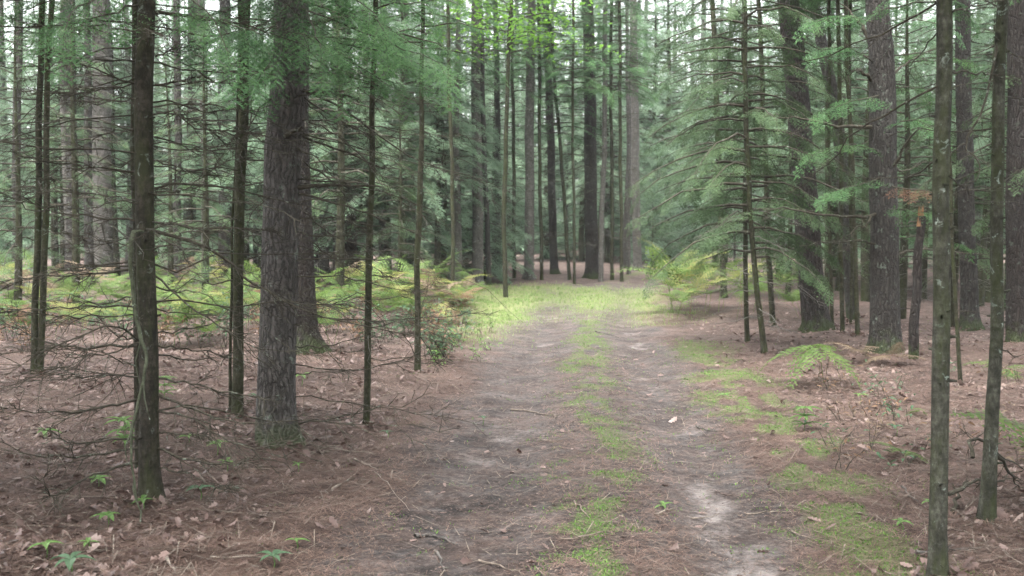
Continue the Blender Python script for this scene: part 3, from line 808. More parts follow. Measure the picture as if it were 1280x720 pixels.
for k in range(22):
    y0 = 70 + 20 * k + R.uniform(-8, 8); xe = R.uniform(430, 640); ye = y0 + R.uniform(-25, 75)
    pts = [(366 - .01 * k, y0), (366 + (xe - 366) * .35, y0 + (ye - y0) * .2 + R.uniform(-8, 8)), (366 + (xe - 366) * .7, y0 + (ye - y0) * .6 + R.uniform(-8, 8)), (xe, ye)]
    mb = MB(); P = px_line(pts, D4, D4 + R.uniform(-.9, .7), 14, RNG, .008)
    dead_limb(mb, RNG, P, R.uniform(.0045, .007), 5, 12, 0, .24, rt=.0026)
    add_branch_child(mb, T4, b4, [M['dead']])
for k in range(26):
    y0 = 40 + 17 * k + R.uniform(-8, 8); lf = k % 2; xe = R.uniform(-20, 120) if lf else R.uniform(270, 420); ye = y0 + R.uniform(-45, 45)
    pts = [(183, y0), (183 + (xe - 183) * .35, y0 + (ye - y0) * .2 + R.uniform(-8, 8)), (183 + (xe - 183) * .7, y0 + (ye - y0) * .55 + R.uniform(-8, 8)), (xe, ye)]
    mb = MB(); P = px_line(pts, D1, D1 + R.uniform(-.7, .9), 14, RNG, .006)
    dead_limb(mb, RNG, P, R.uniform(.004, .0065), 5, 10, 0, .22, rt=.0024)
    add_branch_child(mb, T1, b1, [M['dead']])
single_tree('pine_tree', 'dark pine standing half hidden right behind the big grey left pine', [(384, 438, 38), (380, 415, 34), (376, 300, 28), (374, 100, 26), (374, 0, 25)], 18, M['pine_dark'], sides=40, rough=.05, seed=8, crown_z=9, flare=.25, stubs=6, branches=10, bl=(.6, 1.8), bz=(2, 5))
single_tree('fir_sapling', 'bare green-stained pole just right of the big left pine', [(458, 532, 8.6), (461, 400, 8.8), (464, 250, 8), (468, 70, 6.5)], 5.2, M['pole'], seed=9, sides=10, crown_kind='fir', crown_z=3.0, crown_s=.55, branches=28, bl=(.4, 1.3), bz=(.5, 3.0), flare=.12, br=.004, twigs=5)
single_tree('fir_sapling', 'bare dark pole nearest the left edge of the track', [(522, 466, 8.0), (523, 330, 8), (525, 200, 7), (527, 90, 5.5)], 6, M['pole'], seed=10, sides=10, crown_kind='fir', crown_z=3.5, crown_s=.6, branches=28, bl=(.4, 1.3), bz=(.5, 3.6), flare=.12, br=.004, twigs=5)

# ---- right foreground
TR1, bR1, PR1, RR1, axR1 = single_tree('fir_tree', 'mossy lichen-spotted fir trunk nearest the camera on the right', [(1172, 722, 22.5), (1173, 640, 21.5), (1175, 500, 21.5), (1177, 350, 21), (1179, 180, 20), (1181, 0, 19)], 9, M['mossfir'], seed=11, rough=.09, crown_kind='fir', crown_z=3.4, crown_s=1.0, flare=.2, stubs=18, bz=(.3, 2.6))
DR1 = bR1[1]
for pts, w, dd in [([(1170,4),(1095,45),(1025,70),(950,93)],3.2,.9), ([(1172,108),(1110,140),(1070,165),(1035,203),(1000,232),(950,250)],3.2,.8), ([(1171,200),(1140,219),(1095,222),(1060,215)],2.6,1.2), ([(1190,15),(1230,5),(1290,-5)],3,.4), ([(1186,90),(1230,92),(1290,98)],3.2,.4), ([(1172,40),(1140,80),(1120,110)],2.2,.8), ([(1186,220),(1230,250),(1280,255)],2.0,1.0)]:
    mb = MB(); P = px_line(pts, DR1, DR1 + dd, 14, RNG, .006)
    dead_limb(mb, RNG, P, w / 2 / F * DR1, 5, 9, 0, .25)
    add_branch_child(mb, TR1, bR1, [M['dead']])
TR2, bR2, PR2, RR2, axR2 = single_tree('fir_tree', 'slimmer mossy fir trunk leaning right near the right edge', [(1234, 652, 18.5), (1237, 560, 17), (1242, 400, 15.5), (1247, 200, 14.5), (1253, 0, 13.5)], 9, M['mossfir'], seed=12, rough=.09, crown_kind='fir', crown_z=3.6, crown_s=1.0, flare=.24, stubs=16, bz=(.3, 2.8))
DR2 = bR2[1]
for pts, w, dd in [([(1248,38),(1241,85),(1226,140),(1205,181),(1222,200),(1223,222),(1205,231),(1182,242)],3.6,-.4), ([(1206,180),(1198,184),(1180,200),(1165,215)],2.6,-.3), ([(1250,55),(1270,70),(1290,72)],2.2,.3), ([(1246,160),(1200,165),(1150,160),(1110,170)],2.4,.5), ([(1250,10),(1232,0),(1215,-15)],2.4,.2), ([(1242,235),(1270,215),(1290,205)],2.0,.4), ([(1240,430),(1270,445),(1295,440)],2.0,.3), ([(1248,120),(1275,125),(1300,150)],2,.3)]:
    mb = MB(); P = px_line(pts, DR2, DR2 + dd, 14, RNG, .005)
    dead_limb(mb, RNG, P, w / 2 / F * DR2, 5, 8, 0, .25)
    add_branch_child(mb, TR2, bR2, [M['dead']])

# ---- right middle distance
TB, bB, PB, RB, axB = single_tree('pine_tree', 'stout lichen-flecked pine with dead limbs, foot behind dry fern on right', [(1107, 440, 38), (1107, 410, 36), (1107, 300, 34), (1105, 180, 33), (1099, 60, 30), (1095, 0, 28)], 19, M['pine'], sides=48, rough=.06, seed=13, crown_z=9, flare=.16, stubs=8, bz=(2, 5))
DB = bB[1]
for pts, w, dd in [([(1100,158),(1050,158),(1010,150),(970,146)],6,-.6), ([(1095,105),(1075,90),(1062,88)],6,-.3), ([(1093,60),(1075,30),(1050,5)],7,.3), ([(1110,215),(1122,200),(1135,175),(1160,150)],6,-.5), ([(1105,270),(1060,270),(1000,264),(960,258)],5,-.8), ([(1118,210),(1130,215),(1160,200)],4,.5), ([(1100,262),(1080,280),(1050,300)],4,-.4), ([(1115,318),(1150,312),(1200,316),(1240,320)],3.6,.6), ([(1112,95),(1140,75),(1170,60)],4,.6), ([(1100,305),(1060,300),(1000,306)],3,-.6), ([(1115,285),(1150,278),(1190,290)],3,.4)]:
    mb = MB(); P = px_line(pts, DB, DB + dd, 12, RNG, .012)
    dead_limb(mb, RNG, P, w / 2 / F * DB, 6, 8, 0, .3, rt=.006)
    add_branch_child(mb, TB, bB, [M['dead']])
for pts, dd in [([(1105,222),(1075,230),(1035,240)],-1.0), ([(1105,262),(1130,262),(1168,268)],-1.0), ([(1095,80),(1060,60),(1020,62)],-1.2), ([(1105,120),(1070,125),(1030,140)],-1.2), ([(1110,160),(1140,150),(1175,165)],-1.0), ([(1110,110),(1140,110),(1175,125)],.6), ([(1097,30),(1060,20),(1010,28)],-1.3), ([(1100,40),(1140,25),(1190,35)],-.8), ([(1105,190),(1060,180),(1010,196)],-.9), ([(1108,300),(1150,296),(1200,305)],.5), ([(1110,70),(1160,66),(1220,80)],.8)]:
    mb = MB(); live_branch(mb, RNG, px_line(pts, DB, DB + dd, 8), .01, 'mid', 12, .34, t0=.2, hang=.2)
    add_branch_child(mb, TB, bB, [M['needle_near'], M['dead']], 'live_branch')
mb = MB(); live_branch(mb, RNG, px_line([(1108,232),(1135,236),(1168,240)], DB, DB - 1.1, 8), .01, 'mid', 10, .26, t0=.3, hang=.3)
o = add_branch_child(mb, TB, bB, [M['needle_red'], M['dead']], 'dead_branch'); o['label'] = 'branch with rust-red dead needles'

single_tree('pine_tree', 'dark straight pine leaning left behind the drooping hemlocks on right', [(1021, 413, 34), (1017, 380, 31), (1008, 280, 30), (1001, 180, 29), (993, 70, 27), (987, 0, 26)], 19, M['pine_dark'], sides=36, rough=.06, seed=14, crown_z=9.5, flare=.2, stubs=6, branches=12, bl=(.8, 2.0), bz=(2, 6), br=.01)
single_tree('pine_tree', 'leaning grey trunk between the dark pine and the stout pine on right', [(1066, 398, 15), (1058, 300, 15), (1048, 150, 15), (1030, 70, 14), (1016, 0, 14)], 15, M['pine'], sides=20, rough=.06, seed=15, crown_z=8.5, crown_s=.8, flare=.15, branches=8, bl=(.6, 1.4), bz=(2, 6), br=.008)
for k, (x, y, tx, w, lb) in enumerate([(1040, 408, 1036, 5, 'thin stem just right of the dark leaning pine'), (1053, 416, 1046, 6, 'second thin stem right of the dark leaning pine'), (1072, 420, 1058, 6, 'thin stem leaning left beside the stout pine'), (1064, 405, 1062, 4.5, 'thinnest straight stem left of the stout pine')]):
    single_tree('fir_sapling', lb, [(x, y, w), ((x + tx) / 2, 200, w), (tx, 0, w * .9)], 8, M['pole'], seed=20 + k, sides=8, crown_kind='fir', crown_z=4.8, crown_s=.7, branches=10, bl=(.3, 1.0), bz=(.6, 4.5), flare=.1, br=.005, twigs=5)
single_tree('fir_sapling', 'thin short stem standing behind the nearest right trunk', [(1201, 484, 5.5), (1197, 420, 5), (1192, 340, 5), (1186, 200, 4)], 5, M['pole'], seed=26, sides=8, crown_kind='fir', crown_z=3.6, crown_s=.5, branches=9, bl=(.3, .8), bz=(.6, 3.4), flare=.1, br=.004, twigs=5)
single_tree('pine_tree', 'grey trunk seen between the two mossy right foreground firs', [(1212, 412, 23), (1210, 330, 20), (1207, 150, 19), (1203, 0, 18)], 17, M['pine'], sides=24, rough=.06, seed=27, crown_z=9, flare=.25, branches=8, bl=(.6, 1.8), bz=(1.5, 6), br=.009)
single_tree('pine_tree', 'dark thick trunk cut by the right edge of the photo', [(1273, 428, 28), (1272, 340, 26), (1271, 150, 26), (1270, 0, 25)], 17, M['pine_dark'], sides=30, rough=.06, seed=28, crown_z=9, flare=.2, branches=8, bl=(.6, 1.8), bz=(1.5, 5), br=.009)
# broken snag
gS = at_g(1140, 448); top = at_d(1151, 270, gS[1])
P = np.linspace(gS - [0, 0, .15], top, 16); P[:, 0] += .01 * np.sin(np.arange(16))
root = empty('snag', gS, 'short broken dead stem with an orange splintered top beside the stout pine', 'dead tree')
mb = MB(); tube(mb, P - gS, np.linspace(.058, .045, 16), 12, 0, .12, 5)
for k in range(5):
    z = RNG.uniform(.4, 1.6); a_ = RNG.uniform(0, 6.28)
    dead_limb(mb, RNG, arc(RNG, (P - gS)[int(z * 8)], a_, RNG.uniform(.2, .6), .1, .2), .007, 5, 3)
mb.build('trunk', M['pine_dark'], root)
mb = MB(); tp = top - gS
for k in range(9):
    a_ = k * .7; o_ = np.array([math.cos(a_), math.sin(a_), 0]) * .028
    tube(mb, [tp + o_ - [0, 0, .12], tp + o_ * .9 + [0, 0, RNG.uniform(.03, .14)]], [.02, .003], 5, 0)
mb.build('splintered_top', M['broken'], root)

# ---- drooping dense hemlocks right of the track
def hemlock(label, spec, seed, H, rmax, z0, nbr, mat='needle'):
    g0 = at_g(spec[0][0], spec[0][1]); d = g0[1]
    base, P, Rv = trunk_axis(spec, H, d, seed=seed); base[2] = g0[2]
    root = empty('hemlock_tree', base, label, 'tree')
    trunk_mesh(base, P, Rv, 10, None, .05, seed, .15).build('trunk', M['pole'], root)
    rg = np.random.default_rng(seed)
    ax = axis_fn(P, base)
    crown(rg, z0, H, rmax, nbr, 'mid', 12, 0.33, droop=.42, prof='low', elev=.12, t0=.25, axis=ax, hang=.6).build('crown', [M[mat], M['dead']], root, False)
    for k in range(14):
        b = MB(); z = .35 + 1.6 * k / 14
        dead_limb(b, rg, arc(rg, ax(z), k * 2.4, rg.uniform(.5, 1.1), .0, .3, 7, .1), .005, 4, 9, 0, .35)
        b.build('branch', M['deadgrey'], root)
hemlock('hemlock with drooping foliage, trunk nearest the right edge of the track', [(956, 441, 7.5), (948, 380, 7), (938, 250, 6.5), (933, 100, 6), (930, 0, 5.5)], 31, 8.5, 1.3, 1.15, 92)
hemlock('hemlock behind, its thin trunk left of the dark leaning pine', [(966, 407, 7), (960, 300, 7), (953, 150, 6), (948, 0, 5.5)], 32, 9, 1.4, 1.4, 84)
hemlock('hemlock with the leftmost drooping branches over the clearing', [(934, 428, 6), (931, 330, 6), (932, 150, 5), (931, 0, 5)], 33, 8, 1.45, 1.5, 84)
hemlock('grey-green hemlock deeper in, overhanging the clearing bend', [(905, 372, 8), (900, 250, 7), (895, 100, 7), (890, 0, 6)], 34, 10, 1.6, 2.2, 70)

# ---- trees beyond the clearing
C_SPEC = [
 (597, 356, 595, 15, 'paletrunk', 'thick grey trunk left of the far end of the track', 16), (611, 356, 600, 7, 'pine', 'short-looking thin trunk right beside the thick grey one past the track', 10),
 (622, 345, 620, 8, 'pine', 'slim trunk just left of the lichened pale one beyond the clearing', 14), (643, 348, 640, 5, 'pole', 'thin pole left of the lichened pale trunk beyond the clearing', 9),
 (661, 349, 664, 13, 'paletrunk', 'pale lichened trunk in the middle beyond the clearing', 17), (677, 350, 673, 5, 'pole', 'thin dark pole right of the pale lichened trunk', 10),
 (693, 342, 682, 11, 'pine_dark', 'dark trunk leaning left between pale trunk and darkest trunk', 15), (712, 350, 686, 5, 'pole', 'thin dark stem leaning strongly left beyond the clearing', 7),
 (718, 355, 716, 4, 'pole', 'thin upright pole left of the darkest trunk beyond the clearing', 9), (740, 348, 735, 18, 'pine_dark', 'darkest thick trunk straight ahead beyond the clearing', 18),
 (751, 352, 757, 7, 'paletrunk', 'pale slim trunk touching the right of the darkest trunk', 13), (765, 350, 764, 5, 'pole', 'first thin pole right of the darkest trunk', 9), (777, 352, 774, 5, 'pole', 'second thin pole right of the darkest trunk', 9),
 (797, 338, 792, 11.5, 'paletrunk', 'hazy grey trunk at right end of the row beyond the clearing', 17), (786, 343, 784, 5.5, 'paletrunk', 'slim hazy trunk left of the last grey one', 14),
 (575, 352, 571, 5, 'pole', 'thin pole left of the thick grey trunk past the track', 9)]
for k, (x, y, tx, w, bk, lb, H) in enumerate(C_SPEC):
    big = w > 9
    single_tree('pine_tree' if H > 12 else 'fir_sapling', lb, [(x, y, w * .95), ((x + tx) / 2 + R.uniform(-1, 1), 180, w * .88), (tx, 0, w * .78)], H, M[bk], seed=40 + k, sides=16 if big else 8, rough=.06,
        crown_kind='pine' if H > 12 else 'fir', crown_z=5.9 + (k % 3) * .9 if H > 12 else H * .55, crown_s=.8 if H > 12 else .9, flare=.25 if big else .1, branches=10, bl=(.6, 2.2), bz=(1.0, 7.0) if H > 12 else (.8, H * .55), br=.010, twigs=6)
# trunks deep in the left wood that stand out
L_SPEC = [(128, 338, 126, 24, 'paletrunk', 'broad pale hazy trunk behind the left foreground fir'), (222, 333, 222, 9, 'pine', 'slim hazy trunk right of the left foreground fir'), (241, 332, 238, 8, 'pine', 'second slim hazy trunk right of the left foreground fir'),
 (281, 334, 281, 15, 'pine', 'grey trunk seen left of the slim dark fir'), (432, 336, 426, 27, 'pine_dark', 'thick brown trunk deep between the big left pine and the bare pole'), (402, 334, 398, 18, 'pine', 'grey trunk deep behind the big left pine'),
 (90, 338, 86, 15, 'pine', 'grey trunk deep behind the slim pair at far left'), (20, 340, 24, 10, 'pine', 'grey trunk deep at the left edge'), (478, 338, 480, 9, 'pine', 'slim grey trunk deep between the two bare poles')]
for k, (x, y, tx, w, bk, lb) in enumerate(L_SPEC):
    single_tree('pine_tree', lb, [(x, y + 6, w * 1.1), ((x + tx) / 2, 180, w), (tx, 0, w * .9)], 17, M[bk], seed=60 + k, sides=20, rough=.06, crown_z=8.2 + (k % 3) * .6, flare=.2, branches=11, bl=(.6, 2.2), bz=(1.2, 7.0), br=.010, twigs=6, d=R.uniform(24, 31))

# ------------------------------------------------------------------ background trees, copied
def proto(name, parts, label, cat, group):
    o = bpy.data.objects.new(name, None); COL.objects.link(o); o.empty_display_size = .2
    tag(o, label, cat, group)
    KIDS[o.name] = [link(n, me, o) for n, me in parts]
    return o

def far_pine(seed, H=16):
    rg = np.random.default_rng(seed)
    z = np.concatenate([[-.3, 0, .15, .4], np.linspace(1, H, 12)])
    P = np.stack([.06 * np.sin(z * .5 + seed), .06 * np.cos(z * .4 + seed), z], -1)
    r0 = rg.uniform(.10, .19)
    mb = MB(); tube(mb, P, r0 * (1 - .8 * np.clip(z, 0, H) / H) * (1 + .4 * np.exp(-np.clip(z, 0, 9) / .2)), 9, 0, .07, seed)
    for k in range(26):
        zz = rg.uniform(1.2, 9); L = rg.uniform(.5, 2.0)
        dead_limb(mb, rg, arc(rg, np.array([np.interp(zz, z, P[:, 0]), np.interp(zz, z, P[:, 1]), zz]), rg.uniform(0, 6.28), L, rg.uniform(-.1, .25), rg.uniform(0, .4), 5), .010, 3, 6, 1, .35, fine=False)
    return mb.mesh('trunk', [M['pine' if seed % 2 else 'paletrunk'], M['deadgrey']]), crown(rg, 6.4 + rg.uniform(-.8, 1.5), H + .5, 1.9, 28, 'far', 4.0, .72, droop=.15, prof='round', elev=.2, t0=.3).mesh('crown', [M['pine_needle'], M['dead']], False)

def young_fir(seed, H, rmax, z0, nbr, lod, size, mat, sp=5.5):
    rg = np.random.default_rng(seed)
    z = np.linspace(-.1, H, 8); P = np.stack([.03 * np.sin(z + seed), .03 * np.cos(z + seed), z], -1)
    mb = MB(); tube(mb, P, np.linspace(.012 * H + .01, .008, 8), 7, 0)
    for k in range(int(z0 * 6)):
        zz = rg.uniform(.3, z0); dead_limb(mb, rg, arc(rg, np.array([0, 0, zz]), rg.uniform(0, 6.28), rg.uniform(.3, .5 + rmax * .5), 0, .3, 5), .006, 3, 6, 1, .35, fine=False)
    return mb.mesh('trunk', [M['pole'], M['deadgrey']]), crown(rg, z0, H, rmax, nbr, lod, sp, size, droop=.3, prof='cone', t0=.15).mesh('crown', [M[mat], M['dead']], False)

PINES = [proto('pine_tree', list(zip(('trunk', 'crown'), far_pine(200 + k, 15 + k))), 'straight grey pine trunk deep among the other background trees', 'tree', 'background pines deep in the wood') for k in range(4)]
FIRS = [proto('young_fir', list(zip(('trunk', 'crown'), young_fir(220 + k, [3.4, 5.0, 7.5, 9.5, 11.0, 10.0][k], [1.1, 1.4, 1.9, 2.2, 2.5, 2.2][k], [.3, .5, 1.2, 2.6, 3.4, 1.8][k], [60, 76, 90, 96, 100, 96][k], 'far', .58, 'needle_hazetint', 5))), 'green fir among the background trunks, haze paleness put into its needle colour', 'tree', 'firs in the background') for k in range(6)]
POLES = [proto('fir_sapling', list(zip(('trunk', 'crown'), young_fir(240 + k, 7.5 + k, 1.7, 3.2 + .4 * k, 64, 'far', .5, 'needle_hazetint', 5))), 'slim dark sapling with bare lower stem in the background wood', 'tree', 'slim background saplings') for k in range(3)]
used = set()
def fill(protos, spots, smin, smax):
    for i, (px, d) in enumerate(spots):
        x = (px - 640) / F * d
        loc = (x, d, float(gz(x, d)) - .02)
        s = R.uniform(smin, smax); rz = R.uniform(0, 6.28)
        p = protos[i % len(protos)]
        if p.name not in used:
            used.add(p.name); p.location = loc; p.rotation_euler = (0, 0, rz); p.scale = (s, s, s)
        else:
            dup(p, loc, rz, s, tilt=(R.gauss(0, .015), R.gauss(0, .015)))
def strat(n, x0, x1, d0, d1):
    return [(x0 + (x1 - x0) * (i + R.random()) / n, R.uniform(d0, d1)) for i in range(n)]
fill(PINES, strat(13, -60, 590, 25, 36) + strat(1, 600, 850, 36, 42) + strat(5, 960, 1340, 26, 36), .65, .9)
fill(POLES, strat(14, -60, 590, 21, 36) + strat(2, 560, 840, 36, 42) + strat(12, 985, 1340, 19, 34), .75, 1.1)
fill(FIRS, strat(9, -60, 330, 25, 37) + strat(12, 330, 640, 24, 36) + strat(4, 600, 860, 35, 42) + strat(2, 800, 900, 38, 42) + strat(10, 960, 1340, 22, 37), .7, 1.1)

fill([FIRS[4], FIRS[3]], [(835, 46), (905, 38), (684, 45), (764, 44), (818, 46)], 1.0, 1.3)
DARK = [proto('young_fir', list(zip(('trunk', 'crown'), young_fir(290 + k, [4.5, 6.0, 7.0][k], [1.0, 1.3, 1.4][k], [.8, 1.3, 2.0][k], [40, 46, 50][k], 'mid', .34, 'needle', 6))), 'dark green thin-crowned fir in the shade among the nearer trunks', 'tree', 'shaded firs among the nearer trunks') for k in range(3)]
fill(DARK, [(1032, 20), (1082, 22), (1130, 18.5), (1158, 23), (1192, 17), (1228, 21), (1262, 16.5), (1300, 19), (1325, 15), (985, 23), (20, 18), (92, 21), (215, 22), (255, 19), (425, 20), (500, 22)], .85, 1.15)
# unseen full-crowned pines added beside and behind the camera to darken the near track
rgn = np.random.default_rng(5)
SHADE_PINES = [proto('pine_tree', [('trunk', far_pine(260 + k, 15)[0]), ('crown', crown(np.random.default_rng(270 + k), 6.0, 15, 3.0, 70, 'far', 5.5, .85, droop=.2, prof='round', elev=.15, t0=.15).mesh('crown', [M['pine_needle'], M['dead']], False))], 'unseen full-crowned pine added beside the viewer to shade the near track', 'tree', 'unseen pines added for shade') for k in range(2)]
for i, (x_, y_) in enumerate([(-4.6, 3.2), (-3.4, -1.5), (-7.2, 6.5), (-8.0, 1.0), (-4.2, -6), (4.4, 2.6), (4.0, -2.4), (6.6, 6.2), (7.5, 1.5), (5.0, -7), (-1.5, -9), (2.2, -10), (-9.5, 11.0), (9.0, 10.5)]):
    loc = (x_, y_, float(gz(x_, y_)) - .05); p = SHADE_PINES[i % 2]
    if i < 2: p.location = loc
    else: dup(p, loc, R.uniform(0, 6.28), R.uniform(.85, 1.15))

# far-off wood, one mass
mb = MB(); rg = np.random.default_rng(77)
for i in range(300):
    if i < 150:
        d = rg.uniform(43, 60); H = rg.uniform(2.2, 7.0) * (.7 if d < 48 else 1)
    else:
        d = rg.uniform(62, 100); H = rg.uniform(13, 26)
    px = -200 + 1680 * ((i * .618034) % 1); x = (px - 640) / F * d; z = float(gz(x, d))
    tube(mb, [[x, d, z - .3], [x, d, z + H * .5], [x, d, z + H]], [.02 * H ** .8, .014 * H ** .8, .01], 5, 1)
    k = 56
    u = rg.uniform(.04 if i % 3 else .3, 1, k); az = rg.uniform(0, 6.28, k); r = (1 - u) ** .7 * H * (.24 if i < 150 else .17) + .25
    dv = np.stack([np.cos(az), np.sin(az), rg.uniform(-.4, .1, k)], -1)
    o_ = np.array([x, d, z]) + np.stack([np.cos(az) * r * .25, np.sin(az) * r * .25, u * H], -1)
    for h in range(4):
        put(mb, SPRAY['far'][h], o_[h::4], dv[h::4], np.tile([0., 0, 1], (len(o_[h::4]), 1)), (r * .95 + .3)[h::4], (0, 1))
tag(mb.build('distant_wood', [M['needle_hazetint'], M['pine']], smooth=False), 'sunlit mass of conifers filling the far wood, haze paleness put into its colour', 'wood', kind='stuff')

# ---- broadleaf branch overhead in the middle and the maple that carries it
def leaf_template(rng, lobes=1.0):
    pts = np.array([[0, 0], [.2, .22], [.35, .16], [.5, .42], [.62, .2], [.8, .24], [1, 0]]) * [1, lobes]
    up = np.c_[pts, np.abs(pts[:, 1]) * .35 - .12 * pts[:, 0] ** 2]; dn = up * [1, -1, 1]
    T = []
    c = np.c_[pts[:, 0], np.zeros(7), -.12 * pts[:, 0] ** 2]
    for i in range(6):
        T += [[c[i], c[i + 1], up[i]], [up[i], c[i + 1], up[i + 1]], [c[i], dn[i], c[i + 1]], [dn[i], dn[i + 1], c[i + 1]]]
    return np.array(T), np.zeros(24, np.int32)
LEAF = leaf_template(RNG)
def weld(T, k):
    return T
def broad_tree(label, spec, H, zc, rmax, nb, seed, n_leaf=18):
    g0 = at_g(spec[0][0], spec[0][1]); d = g0[1]
    base, P, Rv = trunk_axis(spec, H, d, seed=seed); base[2] = g0[2]
    root = empty('maple_tree', base, label, 'tree'); ax = axis_fn(P, base); rg = np.random.default_rng(seed)
    trunk_mesh(base, P, Rv, 10, None, .05, seed, .15).build('trunk', M['pole'], root)
    mb = MB()
    for i in range(nb):
        z = zc + (H - zc) * (i + rg.random()) / nb
        Pb = arc(rg, ax(z), i * 2.4, rmax * rg.uniform(.6, 1.1), .25, .2, 7)
        tube(mb, Pb, np.linspace(.012, .003, 7), 4, 1)
        n = n_leaf
        t = rg.integers(2, 7, n); o_ = Pb[t] + rg.normal(0, .16, (n, 3))
        az = rg.uniform(0, 6.28, n); dv = np.stack([np.cos(az), np.sin(az), rg.uniform(-.7, .1, n)], -1)
        put(mb, LEAF, o_, dv, np.array([0, 0, 1.]) + rg.normal(0, .3, (n, 3)), rg.uniform(.07, .13, n), (0, 1))
    mb.build('crown', [M['broad'], M['dead']], root, False)
broad_tree('slim maple with bright yellow-green leaves over the middle of the photo', [(632, 372, 6), (630, 250, 6), (634, 100, 5), (640, 0, 5)], 9.0, 5.3, 2.2, 70, 91, 44)
broad_tree('young maple with fresh green leaves behind the bare poles', [(566, 385, 5), (565, 250, 5), (562, 100, 5), (560, 0, 4)], 9.0, 6.0, 1.7, 44, 92, 34)

# ------------------------------------------------------------------ ferns
def frond_tris(rng, L, np_=11, nn=6, wid=.34, curl=.35):
    T = []
    def P(t): return np.array([t * L, 0, .12 * L * math.sin(t * 2.2) - curl * L * t * t])
    for i in range(np_):
        t = .12 + .86 * i / np_
        l = wid * L * (1 - t) ** .75 * rng.uniform(.85, 1.1) + .02
        for sd in (-1, 1):
            an = RAD(68 - 20 * t)
            td = np.array([math.cos(an), sd * math.sin(an), -.18 + rng.normal(0, .08)])
            pn = np.array([-math.sin(an), sd * math.cos(an), 0])
            p0 = P(t); w = l * .17 + .004
            k = max(3, int(nn * (1 - t * .6)))
            for j in range(k):
                u = j / k; u2 = (j + .85) / k
                a_ = p0 + td * l * u; b_ = p0 + td * l * u2; ww = w * (1 - u) * 1.25 + .003
                for s2 in (-1, 1):
                    T.append([a_, b_, (a_ + b_) / 2 + s2 * pn * ww + np.array([0, 0, -.15 * ww]) + td * l * .25 / k])
    return np.array(T)

def fern_mesh(seed, L, nf, stem, mat, elev=.15, curl=.35, spread=True, wid=.34):
    rg = np.random.default_rng(seed); mb = MB()
    a0 = rg.uniform(0, 6.28)
    top = np.array([rg.normal(0, .05), rg.normal(0, .05), stem])
    if stem > .1:
        tube(mb, [[0, 0, -.03], top * .5, top], [.004, .0035, .003], 4, 1)
    for k in range(nf):
        az = a0 + k * 6.28 / nf + rg.normal(0, .3); l = L * rg.uniform(.75, 1.15)
        ev = elev + rg.normal(0, .3)
        T = frond_tris(rg, l, curl=curl * rg.uniform(.6, 1.4), wid=wid)
        d = np.array([math.cos(az) * math.cos(ev), math.sin(az) * math.cos(ev), math.sin(ev)])
        put(mb, (T, np.zeros(len(T), np.int32)), top, d, [[0, 0, 1.0]], 1.0)
        t = np.linspace(0, 1, 6)
        Q_ = np.stack([t * l, 0 * t, .12 * l * np.sin(t * 2.2) - curl * l * t * t], -1)
        y = nrm(np.cross([0, 0, 1.0], d)); z = np.cross(d, y)
        tube(mb, top + Q_[:, :1] * d + Q_[:, 2:] * z, np.linspace(.003, .0008, 6), 3, 1)
    return mb.mesh('fern', [M[mat], M['fern_b'] if mat != 'fern_g' else M['fern_g']], False)

FERN = {c: [fern_mesh(300 + 7 * i + k, L, 4, st, c, .3, .4) for k, (L, st) in enumerate([(.55, .45), (.65, .6), (.5, .28)])] for i, c in enumerate(['fern_g', 'fern_y', 'fern_b', 'fern_d'])}
def fern(mesh, p, label, group=None, s=1.0, rz=None):
    o = link('fern', mesh, None, [float(c) for c in p]); o.rotation_euler = (R.gauss(0, .08), R.gauss(0, .08), R.uniform(0, 6.28) if rz is None else rz); o.scale = (s, s, s)
    return tag(o, label, 'fern', group)
FL = {'fern_g': 'green bracken fern in the thicket behind the left trunks', 'fern_y': 'yellowing bracken fern in the thicket behind the left trunks', 'fern_b': 'browned bracken fern in the thicket behind the left trunks', 'fern_d': 'bleached tan bracken fern in the thicket behind the left trunks'}
FG = {'fern_g': 'green bracken behind the left trunks', 'fern_y': 'yellowing bracken behind the left trunks', 'fern_b': 'browned bracken behind the left trunks', 'fern_d': 'bleached bracken behind the left trunks'}
for i in range(260):
    px = -40 + 650 * ((i * .618034) % 1)
    d = R.uniform(13.5, 24) if px < 420 else R.uniform(15.5, 24)
    x = (px - 640) / F * d
    c = R.choices(['fern_g', 'fern_y', 'fern_b', 'fern_d'], [.68, .21, .03, .08])[0]
    if x > float(path_c(d)) - 1.9: x -= 1.2
    fern(R.choice(FERN[c]), (x, d, float(gz(x, d))), FL[c], FG[c], R.uniform(.55, 1.15))
for i in range(42):
    px = R.uniform(835, 1010); d = R.uniform(18.5, 27); x = (px - 640) / F * d
    c = R.choices(['fern_g', 'fern_y'], [.8, .2])[0]
    fern(R.choice(FERN[c]), (x, d, float(gz(x, d))), 'bright green bracken fern at the bend beneath the hemlocks' if c == 'fern_g' else 'yellow bracken fern at the bend beneath the hemlocks', 'bracken at the bend on the right' if c == 'fern_g' else 'yellow bracken at the bend on the right', R.uniform(.8, 1.25))
bright = fern_mesh(351, .8, 5, .35, 'fern_y', .5); brightg = fern_mesh(352, .8, 5, .3, 'fern_g', .5)
fern(brightg, at_g(842, 392), 'large bright yellow-green fern standing at the track bend', None, 1.9)
fern(fern_mesh(354, .8, 7, .4, 'fern_y', .6), at_g(852, 388), 'tall golden fern behind the two bright ones at the bend', None, 1.4)
fern(bright, at_g(862, 396), 'large yellow fern right of the bright green one at the bend', None, 1.2)
fern(fern_mesh(353, .62, 4, .42, 'fern_g', .1), at_g(1030, 478), 'green fern standing alone in front of the stout right pine', None, 1.0)
